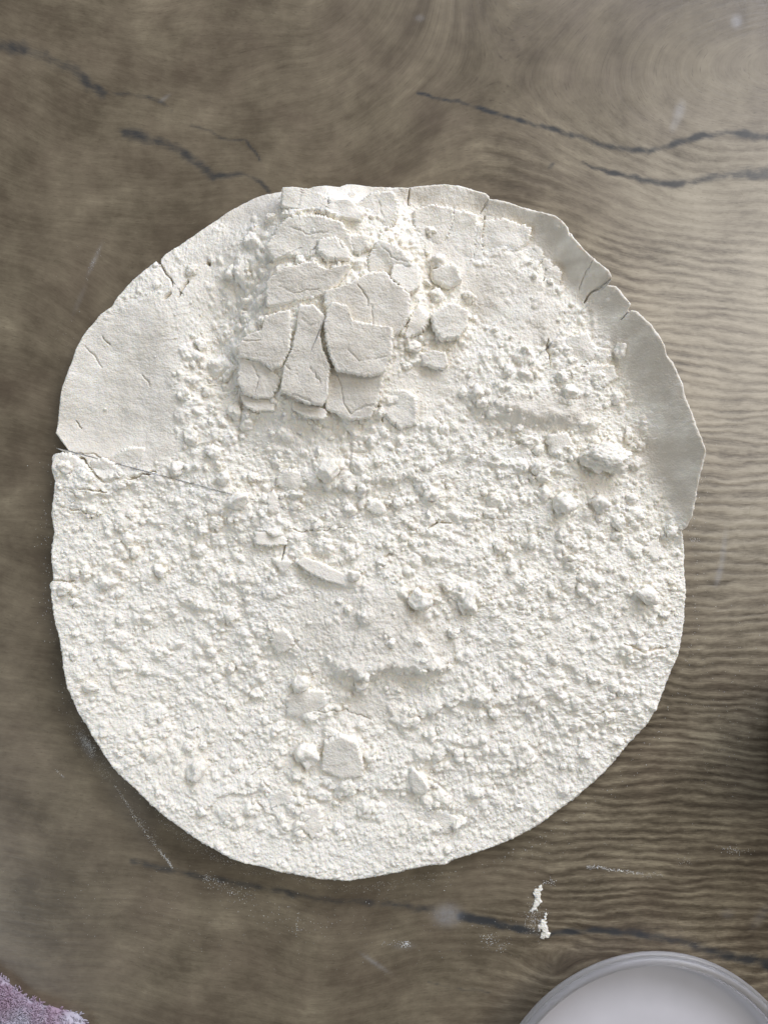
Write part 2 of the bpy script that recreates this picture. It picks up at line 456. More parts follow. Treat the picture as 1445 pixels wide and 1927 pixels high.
MACRO = [
    # rim
    (650,350,42),(560,360,36),(500,364,30),(440,390,26),(370,440,26),(300,495,32),(213,577,40),(150,650,40),(118,735,42),(104,830,44),
    (100,900,42),(98,1000,42),(96,1100,46),(112,1205,50),(130,1295,54),(180,1390,56),(245,1474,56),(340,1558,55),(440,1617,52),(560,1646,50),
    (660,1657,46),(760,1637,38),(870,1613,24),(975,1575,20),(1095,1492,18),(1190,1398,18),(1248,1305,18),(1283,1205,22),(1291,1100,24),(1292,1020,26),
    (1290,994,42),(1305,960,70),(1324,850,112),(1300,770,114),(1255,655,114),(1210,592,108),(1175,550,100),(1150,518,104),(1100,465,96),(1045,408,84),(950,375,58),(860,349,52),(770,352,46),
    # foot of the lip
    (700,372,40),(790,388,34),(900,398,34),(990,440,36),(1060,500,38),(1110,580,42),(1160,690,38),(1200,770,34),(1215,850,28),(1245,905,26),(1268,950,27),
    # upper heap
    (540,390,58),(620,385,66),(700,400,58),(560,440,72),(640,440,72),(500,480,60),(600,500,74),(680,500,70),(520,560,66),(620,580,74),(720,570,72),
    (480,650,56),(560,660,66),(660,680,68),(740,650,64),(470,740,46),(560,760,52),(660,780,52),(740,740,50),
    (440,440,40),(400,500,34),(440,590,26),(400,660,25),(430,720,26),
    (790,480,54),(840,550,54),(830,620,56),(800,700,50),(850,470,50),(830,420,48),(950,470,52),(1000,520,50),(960,590,50),(900,640,48),(900,720,48),
    (1040,590,50),(1080,660,52),(1000,700,56),(1100,740,54),(1060,760,48),(950,760,50),
    # left slab
    (200,640,40),(165,760,26),(260,690,34),(310,620,46),(220,800,22),(180,830,22),(310,790,30),(260,870,30),(170,880,34),(330,560,46),(350,700,40),(125,800,30),
    # middle
    (380,850,36),(480,830,38),(600,850,44),(720,870,46),(850,830,44),(950,830,38),(1050,850,38),(1140,850,44),(1130,930,36),(1200,960,30),(1220,1050,28),
    (200,960,34),(320,980,34),(440,980,34),(560,960,34),(680,960,40),(800,960,38),(920,940,36),(1030,950,38),
    (180,1100,38),(300,1120,28),(430,1100,30),(560,1060,36),(680,1060,44),(800,1060,44),(920,1060,40),(1040,1060,36),(1150,1100,30),(1220,1160,28),
    (600,1180,42),(700,1170,50),(800,1190,46),(900,1180,40),(1000,1180,38),(1100,1200,32),(460,1200,28),(330,1240,30),(210,1220,42),
    (560,1290,26),(680,1310,26),(800,1310,30),(920,1290,36),(1040,1300,32),(1150,1310,24),(430,1320,24),(300,1360,36),(220,1340,46),
    (640,1410,30),(520,1430,26),(400,1460,34),(780,1420,28),(900,1400,30),(1010,1410,26),(1100,1390,22),(330,1480,46),(500,1540,38),(640,1520,30),(780,1530,26),(900,1520,22),(1000,1490,20),(640,1600,40),(520,1600,45),(780,1590,32),
]


def macro_field():
    P = np.array(MACRO, float)
    P[(P[:, 0] > 475) & (P[:, 0] < 775) & (P[:, 1] > 380) & (P[:, 1] < 770), 2] += 13      # the broken cake stands proud
    D = np.hypot(P[:, None, 0] - P[None, :, 0], P[:, None, 1] - P[None, :, 1])
    K = np.sqrt(D * D + 15.0 ** 2)
    A = np.block([[K + 0.0 * np.eye(len(P)), np.ones((len(P), 1))], [np.ones((1, len(P))), np.zeros((1, 1))]])
    w = np.linalg.solve(A, np.concatenate([P[:, 2], [0]]))
    xs = np.arange(HX0, HX1 + 8, 8.0); ys = np.arange(HY0, HY1 + 8, 8.0)
    CXx, CYy = np.meshgrid(xs, ys)
    Z = w[-1] + sum(w[i] * np.sqrt((CXx - P[i, 0]) ** 2 + (CYy - P[i, 1]) ** 2 + 225.0) for i in range(len(P)))
    fx = (GX[0] - HX0) / 8; ix = np.floor(fx).astype(int); tx = fx - ix
    fy = (GY[:, 0] - HY0) / 8; iy = np.floor(fy).astype(int); ty = (fy - iy)[:, None]
    Zx = Z[:, ix] * (1 - tx) + Z[:, ix + 1] * tx
    Zf = Zx[iy] * (1 - ty) + Zx[iy + 1] * ty
    return gblur(Zf, 5.0)


SMOOTH = [  # compressed, smooth areas: polygon, crumbliness left in it
    ([(90,860),(100,780),(150,640),(215,570),(300,560),(330,650),(325,760),(330,840),(280,875),(190,890)], 0.0),
    ([(296,500),(370,436),(440,420),(470,470),(430,560),(390,640),(330,640),(290,570)], 0.6),
    ([(400,400),(500,355),(645,350),(640,370),(545,383),(520,420),(430,425)], 0.0),
    ([(645,335),(780,335),(950,360),(1100,440),(1170,520),(1110,575),(1050,520),(990,450),(900,402),(780,388),(700,375),(650,368)], 0.0),
    ([(1165,525),(1345,840),(1295,1000),(1272,950),(1215,860),(1225,780),(1160,690),(1118,615),(1100,570)], 0.0),
    ([(780,392),(900,435),(880,470),(960,560),(950,610),(900,600),(860,520),(800,450)], 0.08),
    ([(930,470),(1040,550),(1070,640),(1000,650),(930,620)], 0.4),
    ([(720,700),(860,690),(870,760),(760,810)], 0.45),
    ([(940,760),(1100,760),(1110,800),(960,800)], 0.3),
    ([(560,1130),(720,1110),(850,1180),(830,1262),(640,1272),(560,1200)], 0.6),
    ([(640,1300),(740,1300),(760,1360),(660,1360)], 0.5),
]
SCARPS = [  # polyline left to right, drop, how far the raised side reaches, softness of the face
    ([(598,1240),(640,1268),(690,1277),(740,1256),(790,1264),(832,1257),(852,1228)], 25, 70, 24),
    ([(560,905),(620,918),(700,907),(760,902),(850,918)], 11, 32, 10),
    ([(860,752),(940,778),(1000,792),(1060,796),(1125,772)], 22, 60, 40),
    ([(900,868),(960,882),(1040,888),(1090,902)], 9, 30, 8),
    ([(436,735),(452,792),(530,785),(620,795),(700,795),(745,760),(765,720)], 5, 60, 10),
    ([(480,532),(560,517),(640,522),(705,502)], 12, 28, 6),
    ([(530,425),(600,419),(655,440)], 16, 22, 6),
    ([(105,915),(200,930),(240,910),(295,893)], 7, 40, 5),
    ([(780,1050),(850,1060),(930,1085)], 9, 40, 12),
    ([(830,1330),(900,1322),(980,1335)], 8, 40, 7),
    ([(560,1495),(640,1475),(700,1490),(790,1500)], 9, 40, 10),
    ([(380,960),(430,975),(480,980)], 8, 30, 9),
    ([(900,560),(960,600),(1040,620)], 4, 40, 20),
]
CRACKS = [  # polyline, depth, half width
    ([(770,352),(770,362),(768,383)], 12, 1.6), ([(926,370),(905,395)], 6, 2.2), ([(1072,432),(1066,452)], 5, 3),
    ([(1112,490),(1098,520),(1090,545)], 5, 1.4), ([(1150,531),(1130,540),(1112,552),(1100,568)], 12, 2.6), ([(1188,578),(1178,588),(1160,608)], 8, 1.8),
    ([(854,392),(850,415),(838,435),(830,458)], 13, 1.9), ([(913,405),(908,430),(904,470)], 12, 1.9), ([(1022,480),(1012,502)], 12, 2), ([(1034,500),(1026,516),(1022,528)], 13, 2),
    ([(298,490),(303,502),(318,520),(325,538)], 10, 2.2), ([(352,525),(340,545),(334,560)], 14, 2.8), ([(305,562),(322,552)], 14, 3), ([(388,488),(392,494)], 16, 4),
    ([(158,650),(172,665),(190,690)], 4, 1.3), ([(190,632),(205,648)], 6, 1.3), ([(262,700),(275,715),(280,725)], 4, 1.4), ([(135,790),(146,805)], 6, 1.4), ([(262,850),(254,872),(247,885)], 9, 1.5),
    ([(126,852),(150,862),(165,880),(190,905),(240,900),(290,888)], 15, 2.4), ([(150,920),(200,925)], 12, 2), ([(135,855),(160,852),(200,865),(225,895)], 6, 1.4),
    ([(100,1092),(125,1096),(140,1092)], 10, 2), ([(131,1118),(136,1145)], 9, 1.8), ([(118,955),(150,960),(170,975)], 9, 2),
    ([(528,1055),(534,1030),(540,1018)], 12, 1.9), ([(545,995),(560,1000),(600,1000),(650,992)], 6, 1.4), ([(720,1050),(740,1042)], 9, 2.2),
    ([(806,995),(825,980),(850,985)], 11, 2.4), ([(560,1345),(650,1340),(700,1360)], 5, 1.4), ([(470,1462),(485,1452),(500,1450)], 5, 1.6), ([(495,1470),(510,1490)], 6, 2.0),
    ([(1028,640),(1032,690)], 8, 2), ([(1090,690),(1110,700),(1140,690)], 10, 2.4), ([(700,745),(715,770),(720,795)], 12, 2.5), ([(1105,1350),(1180,1345)], 5, 1.6), ([(350,1378),(372,1374)], 4, 1.5),
    ([(1180,1215),(1220,1230),(1262,1222)], 9, 2.6),
]


def crumble_field():
    A = np.ones_like(GX)
    wx, wy = fbm(GX, GY, 46, 4, 21, 0.6) * 16, fbm(GX, GY, 46, 4, 26, 0.6) * 16
    for poly, a in SMOOTH:
        P = np.array(poly)
        s = hpatch(P[:, 0].min() - 30, P[:, 1].min() - 30, P[:, 0].max() + 30, P[:, 1].max() + 30)
        d, ins = poly_dist(poly, GX[s] + wx[s], GY[s] + wy[s])
        sd = np.where(ins, d, -d)
        k = smooth01(-20, 22, sd + 5 * wy[s] / 12)
        A[s] = np.minimum(A[s], 1 - k * (1 - a))
    return A


def splat(H, x, y, r, asp, rot, p, hgt, sink, warp, tilt):
    R = r * max(asp, 1 / asp) * 1.35 + 2
    s = hpatch(x - R, y - R, x + R, y + R)
    if s[0].stop <= s[0].start or s[1].stop <= s[1].start: return
    px = GX[s] - x + warp[0][s] * r * 0.22; py = GY[s] - y + warp[1][s] * r * 0.22
    c, n = math.cos(rot), math.sin(rot)
    u = (px * c + py * n) / (r * asp); v = (-px * n + py * c) * asp / r
    d = (np.abs(u) ** p + np.abs(v) ** p) ** (1 / p)
    cap = np.clip(1 - d * d, 0, 1) ** 0.55
    iy, ix = min(GH - 1, max(0, int(y) - HY0)), min(GW - 1, max(0, int(x) - HX0))
    base = H[iy, ix] - sink
    z = base + hgt * cap * (1 + tilt[0] * u + tilt[1] * v)
    H[s] = np.where(d < 1, np.maximum(H[s], z), H[s])


def edge_dist():
    th = np.arctan2(GY - CY, GX - CX)
    return np.interp(th.ravel(), _t, _r).reshape(th.shape) - np.hypot(GX - CX, GY - CY)


def build_height():
    M = macro_field()
    A = crumble_field()
    E = edge_dist()
    H = M.copy()
    rough = fbm(GX, GY, 90, 4, 31) * 4.6 + fbm(GX, GY, 190, 2, 33) * 4.0
    H += rough * (0.55 + 0.45 * A) + fbm(GX, GY, 34, 3, 35) * 1.1 * (1 - A)
    r = np.random.default_rng(5)
    # terraces where slabs of packed flour broke away
    scarps = list(SCARPS)
    for k in range(150):
        x, y = r.uniform(120, 1270), r.uniform(420, 1620)
        iy, ix = int(y) - HY0, int(x) - HX0
        if A[iy, ix] < 0.75 or E[iy, ix] < 30: continue
        L = r.uniform(14, 46); a = r.normal(0.1, 0.5)
        pts = [(x + L * t * math.cos(a), y + L * t * math.sin(a) + r.normal() * 3) for t in (-1, -0.4, 0.2, 1)]
        scarps.append((pts, r.uniform(2.5, 7), r.uniform(9, 26), r.uniform(2.5, 7)))
    w1, w2 = fbm(GX, GY, 24, 3, 81), fbm(GX, GY, 24, 3, 85)
    for pl, drop, reach, soft in scarps:
        P = np.array(pl)
        m = reach * 2.6 + 12
        s = hpatch(P[:, 0].min() - m, P[:, 1].min() - m, P[:, 0].max() + m, P[:, 1].max() + m)
        if s[0].stop <= s[0].start or s[1].stop <= s[1].start: continue
        d, sd, t = poly_dist(pl, GX[s] + 7 * w1[s], GY[s] + 7 * w2[s], False)
        taper = np.clip(np.minimum(t, 1 - t) * 5, 0, 1)
        taper = taper * taper * (3 - 2 * taper)
        up = -sd * d                                     # positive above the line
        z = np.exp(-np.maximum(up, 0) / reach) * smooth01(-soft * 0.5, soft * 0.5, up)
        H[s] += drop * z * taper
    # crumbs, splatted large to small so that small ones sit on large ones
    warp = (fbm(GX, GY, 13, 3, 91), fbm(GX, GY, 13, 3, 95))
    dens = 0.55 + 0.45 * fbm(GX, GY, 130, 3, 99)
    dens2 = np.clip(0.6 + 0.7 * fbm(GX, GY, 75, 3, 103), 0, 1)
    for n, r0, r1, hf in ((1250, 9, 23, 0.55), (3400, 5.6, 11, 0.70), (10500, 3.3, 6.0, 0.70), (15000, 2.1, 3.6, 0.75)):
        xs, ys = r.uniform(95, 1300, n), r.uniform(350, 1655, n)
        rr = r0 * (r1 / r0) ** (r.random(n) ** 1.7)
        if r0 == 3.4: H = 0.6 * H + 0.4 * gblur(H, 2.0)
        for k in range(n):
            iy, ix = int(ys[k]) - HY0, int(xs[k]) - HX0
            a = A[iy, ix]
            if E[iy, ix] < rr[k] * 0.7 + 1: continue
            if r0 > 5 and r.random() > a * dens[iy, ix] * 1.25: continue
            if r0 <= 5 and r.random() > 0.05 + 0.95 * a * (0.35 + 0.65 * dens2[iy, ix]): continue
            q = rr[k] * (0.55 + 0.45 * a)
            if E[iy, ix] < 60 and r0 > 5: q *= 0.75
            splat(H, xs[k], ys[k], q, r.uniform(0.78, 1.28), r.uniform(0, 3.14), r.uniform(1.7, 2.6),
                  q * hf * r.uniform(0.7, 1.25) * (0.5 + 0.5 * a), q * 0.25, warp, r.normal(0, 0.28, 2))
    H = 0.45 * H + 0.55 * gblur(H, 1.0)
    # cracks
    for k, (pl, dep, hw) in enumerate(CRACKS):
        pl = jitter_line(pl, 1.5, 7, 300 + k)
        P = np.array(pl)
        s = hpatch(P[:, 0].min() - 12, P[:, 1].min() - 12, P[:, 0].max() + 12, P[:, 1].max() + 12)
        d, sd, t = poly_dist(pl, GX[s] + 2 * warp[0][s], GY[s] + 2 * warp[1][s], False)
        w = hw * (0.45 + 0.75 * np.sin(np.clip(t, 0.02, 0.98) * np.pi) ** 0.6)
        H[s] -= dep * np.clip(1.15 - d / w, 0, 1)
    # grain
    H += (fbm(GX, GY, 8, 3, 41) * 1.1) * (0.4 + 0.6 * A)
    H += perlin(GX / 3.1, GY / 3.1, 47) * 0.85 * (0.35 + 0.65 * A) + perlin(GX / 2.2, GY / 2.2, 48) * 0.6 * (0.4 + 0.6 * A)
    # the broken rim rounds off over a few pixels
    soft = 4.0 + 2.5 * fbm(GX, GY, 22, 2, 77)
    e = np.clip(E / np.maximum(soft, 1.2), 0, 1)
    H -= (1 - e) ** 2 * np.minimum(5.5, H * 0.25)
    return np.maximum(H, 6.0), M, A, E


H, MAC, CRUMB, EDGE = build_height()


def sample(F, x, y):
    fx = np.clip(np.asarray(x, float) - HX0, 0, GW - 1.001); fy = np.clip(np.asarray(y, float) - HY0, 0, GH - 1.001)
    ix, iy = fx.astype(int), fy.astype(int)
    tx, ty = fx - ix, fy - iy
    return (F[iy, ix] * (1 - tx) + F[iy, ix + 1] * tx) * (1 - ty) + (F[iy + 1, ix] * (1 - tx) + F[iy + 1, ix + 1] * tx) * ty


FS = PX * 0.968                 # metres per photo pixel on the heap, which lies nearer to the lens than the worktop
ORG = np.array([(CX - W0) * FS, (H0 - CY) * FS, 0.0])


def heap_local(x, y, z):
    """photo pixels and height in pixels -> coordinates local to the heap"""
    return np.stack([(np.asarray(x) - CX) * FS, (CY - np.asarray(y)) * FS, np.asarray(z) * FS], -1)


def disc_grid(n):
    """square grid mapped evenly onto the unit disc: r, theta, index grid"""
    a = np.linspace(-1, 1, n + 1)
    a, b = np.meshgrid(a, a)
    swap = np.abs(a) > np.abs(b)
    with np.errstate(divide='ignore', invalid='ignore'):
        r = np.where(swap, a, b)
        ph = np.where(swap, (np.pi / 4) * np.where(a == 0, 0, b / np.where(a == 0, 1, a)), np.pi / 2 - (np.pi / 4) * np.where(b == 0, 0, a / np.where(b == 0, 1, b)))
    th = np.where(r < 0, ph + np.pi, ph); r = np.abs(r)
    th = (th + np.pi) % (2 * np.pi) - np.pi
    i = np.arange((n + 1) ** 2).reshape(n + 1, n + 1)
    q = np.stack([i[:-1, :-1], i[:-1, 1:], i[1:, 1:], i[1:, :-1]], -1).reshape(-1, 4)
    ring = np.concatenate([i[0, :], i[1:, -1], i[-1, -2::-1], i[-2:0:-1, 0]])
    return r, th, q, ring


def build_heap():
    n = 960
    r, th, q, ring = disc_grid(n)
    R = outline_r(th)
    x = CX + r * R * np.cos(th); y = CY + r * R * np.sin(th)
    z = sample(H, x, y)
    co = np.stack([x, y, z], -1).reshape(-1, 3)
    # broken side wall, leaning in towards the worktop
    edge = co[ring]
    et = np.arctan2(edge[:, 1] - CY, edge[:, 0] - CX)
    rings = [ring]; extra = []
    base = len(co)
    for k, (f, ins) in enumerate(((0.72, 1.0), (0.42, 5.0), (0.16, 9.0), (-0.02, 13.0))):
        jn = perlin(et * 60 + 40 * k, et * 0 + 1.7 * k, 200 + k) * 3 + perlin(et * 170 + 40 * k, et * 0 + 1.7 * k, 210 + k) * 2
        d = ins + jn * (0.4 if k == 0 else 1.0)
        p = edge.copy()
        p[:, 0] -= d * np.cos(et); p[:, 1] -= d * np.sin(et); p[:, 2] *= f
        extra.append(p); rings.append(base + np.arange(len(ring))); base += len(ring)
    co = np.concatenate([co] + extra)
    m = len(ring); k = np.arange(m); k2 = (k + 1) % m
    qs = [q]
    for A_, B_ in zip(rings[:-1], rings[1:]):
        qs.append(np.stack([A_[k], B_[k], B_[k2], A_[k2]], -1))
    q = np.concatenate(qs)
    q = q[:, ::-1]                                       # y runs down in photo pixels
    me = fast_mesh('flour_heap', heap_local(co[:, 0], co[:, 1], co[:, 2]), q)
    pk = (1 - sample(gblur(CRUMB, 3.0), co[:, 0], co[:, 1])) * np.clip(0.80 + 0.75 * sample(fbm(GX, GY, 70, 5, 431, 0.62), co[:, 0], co[:, 1]), 0.0, 1)
    pk = pk * np.where((co[:, 0] < 420) & (co[:, 1] > 480), 0.5, np.where(co[:, 0] > 1000, 1.1, 0.8))        # left cake dusted with loose flour; shade painted into the right lip's colour
    at = me.attributes.new('packed', 'FLOAT', 'POINT'); at.data.foreach_set('value', pk.astype(np.float32))
    o = link_mesh('flour_heap', me, FLOUR, None, tuple(ORG))
    tag(o, 'large round flat heap of white flour with cracked rim tipped onto the wooden worktop', 'flour')
    return o


HEAP = build_heap()

# ------------------------------------------------------------------ flakes: packed plates and blocks with their own broken edges
GRAIN = fbm(GX, GY, 9, 4, 401) * 0.75 + perlin(GX / 2.6, GY / 2.6, 405) * 0.7
UNEVEN = fbm(GX, GY, 46, 2, 411) * 2.2
PCRACK = np.zeros_like(GX)
_pl = [([(735,560),(775,610),(780,650)],1.5),([(800,650),(800,690),(806,735)],1.2),([(640,955),(660,1010),(668,1080),(700,1130)],1.5),([(700,1130),(760,1095),(806,1085)],1.2),
       ([(520,925),(545,950),(566,992)],1.3),([(400,905),(430,935)],1.0),([(440,1045),(480,1060),(530,1085)],1.4),([(200,790),(240,800),(290,795)],1.0),([(480,700),(520,740),(560,730)],0.9),
       ([(690,850),(740,900),(860,880)],0.8),([(520,410),(545,385),(560,360)],1.6),([(640,345),(670,390)],1.3),([(440,300),(520,330),(600,320)],0.9),([(380,560),(450,590),(560,570)],0.8),
       ([(480,120),(470,190)],1.2),([(600,150),(590,225)],1.2),([(840,380),(900,430),(960,450)],0.9),([(250,900),(280,960),(260,1030)],0.9),([(830,150),(850,230)],0.9)]
for _k, (_p, _w) in enumerate(_pl):
    _p = jitter_line([(380 + a / 2.491, 330 + b / 2.491) for a, b in _p], 1.3, 6, 900 + _k)
    _P = np.array(_p)
    _s = hpatch(_P[:, 0].min() - 8, _P[:, 1].min() - 8, _P[:, 0].max() + 8, _P[:, 1].max() + 8)
    _d = poly_dist(_p, GX[_s], GY[_s], False)[0]
    PCRACK[_s] = np.maximum(PCRACK[_s], 4 * np.clip(1.15 - _d / (_w * 1.0), 0, 1))


def plate_mesh(name, poly, thick, lift, tilt=(0, 0), ragged=2.6, roundness=3.4, uneven=1.0, seed=0, packed=0.8):
    """poly in photo pixels, star-shaped about its centre; lift = top above the local flour; tilt in px per px"""
    P = np.array(poly, float)
    cx, cy = P.mean(0)
    pj = np.array(jitter_line([tuple(p) for p in P] + [tuple(P[0])], 0.5, 9, seed)[:-1])
    t = np.arctan2(pj[:, 1] - cy, pj[:, 0] - cx); rr = np.hypot(pj[:, 0] - cx, pj[:, 1] - cy)
    s = np.argsort(t); t, rr = t[s], rr[s]
    t = np.concatenate([t - 2 * np.pi, t, t + 2 * np.pi]); rr = np.tile(rr, 3)
    size = rr.mean()
    n = int(min(92, max(12, 2 * size / 1.5)))
    r, th, q, ring = disc_grid(n)
    rg = perlin(th * size / 5 + seed * 3.1, th * 0 + seed, 500 + seed) * ragged + perlin(th * size / 2.2 + seed, th * 0 + 2.0, 600 + seed) * ragged * 0.6
    R = np.interp(th, t, rr) + rg + 2.0
    x = cx + r * R * np.cos(th); y = cy + r * R * np.sin(th)
    base = float(np.median(sample(MAC, x, y)))
    top = base + lift + (x - cx) * tilt[0] + (y - cy) * tilt[1]
    ed = (1 - r) * R
    top = top + sample(GRAIN, x, y) * 0.75 + sample(UNEVEN, x, y) * uneven - sample(PCRACK, x, y) - np.clip(1 - ed / roundness, 0, 1) ** 2 * roundness * 0.9
    co = np.stack([x, y, top], -1).reshape(-1, 3)
    edge = co[ring]; et = th.reshape(-1)[ring]
    rings = [ring]; b = len(co); extra = []
    for k, (f, ins) in enumerate(((0.35, -0.6), (0.75, 0.8), (1.0, 2.6))):
        jn = perlin(et * size / 4 + 9 * k + seed, et * 0 + 3.0 * k, 700 + seed + k) * 1.6
        p = edge.copy()
        p[:, 0] -= (ins + jn) * np.cos(et); p[:, 1] -= (ins + jn) * np.sin(et)
        p[:, 2] -= thick * f
        extra.append(p); rings.append(b + np.arange(len(ring))); b += len(ring)
    co = np.concatenate([co] + extra)
    m = len(ring); k = np.arange(m); k2 = (k + 1) % m
    qs = [q] + [np.stack([A_[k], B_[k], B_[k2], A_[k2]], -1) for A_, B_ in zip(rings[:-1], rings[1:])]
    # flat underside
    c = len(co)
    bot = co[rings[-1]].mean(0)
    co = np.concatenate([co, bot[None]])
    tr = np.stack([rings[-1][k2], rings[-1][k], np.full(m, c)], -1)
    zc = max(0.0, float(co[:, 2].min()))
    q = np.concatenate(qs)[:, ::-1]
    o = np.array([cx, cy, zc])
    loc = heap_local(cx, cy, zc)
    me = fast_mesh(name, heap_local(co[:, 0], co[:, 1], co[:, 2]) - loc, q, tr[:, ::-1])
    pk = np.full(len(co), 0.0, np.float32); pk[:x.size] = np.clip(ed / 5.0 - 0.3, 0, 1).ravel() * np.clip(0.75 + 0.5 * sample(UNEVEN, x, y) / 3.4, 0.2, 1).ravel() * packed
    at = me.attributes.new('packed', 'FLOAT', 'POINT'); at.data.foreach_set('value', pk)
    return me, loc


def z1(pts):    # close-up of the flake cluster -> photo pixels
    return [(380 + x / 2.491, 330 + y / 2.491) for x, y in pts]


def z2(pts):
    return [(80 + x / 2.965, 330 + y / 2.965) for x, y in pts]


def z7(pts):
    return [(720 + x * 0.5017, y * 0.5017) for x, y in pts]


def z8(pts):
    return [(300 + x / 2.89, 700 + y / 2.89) for x, y in pts]


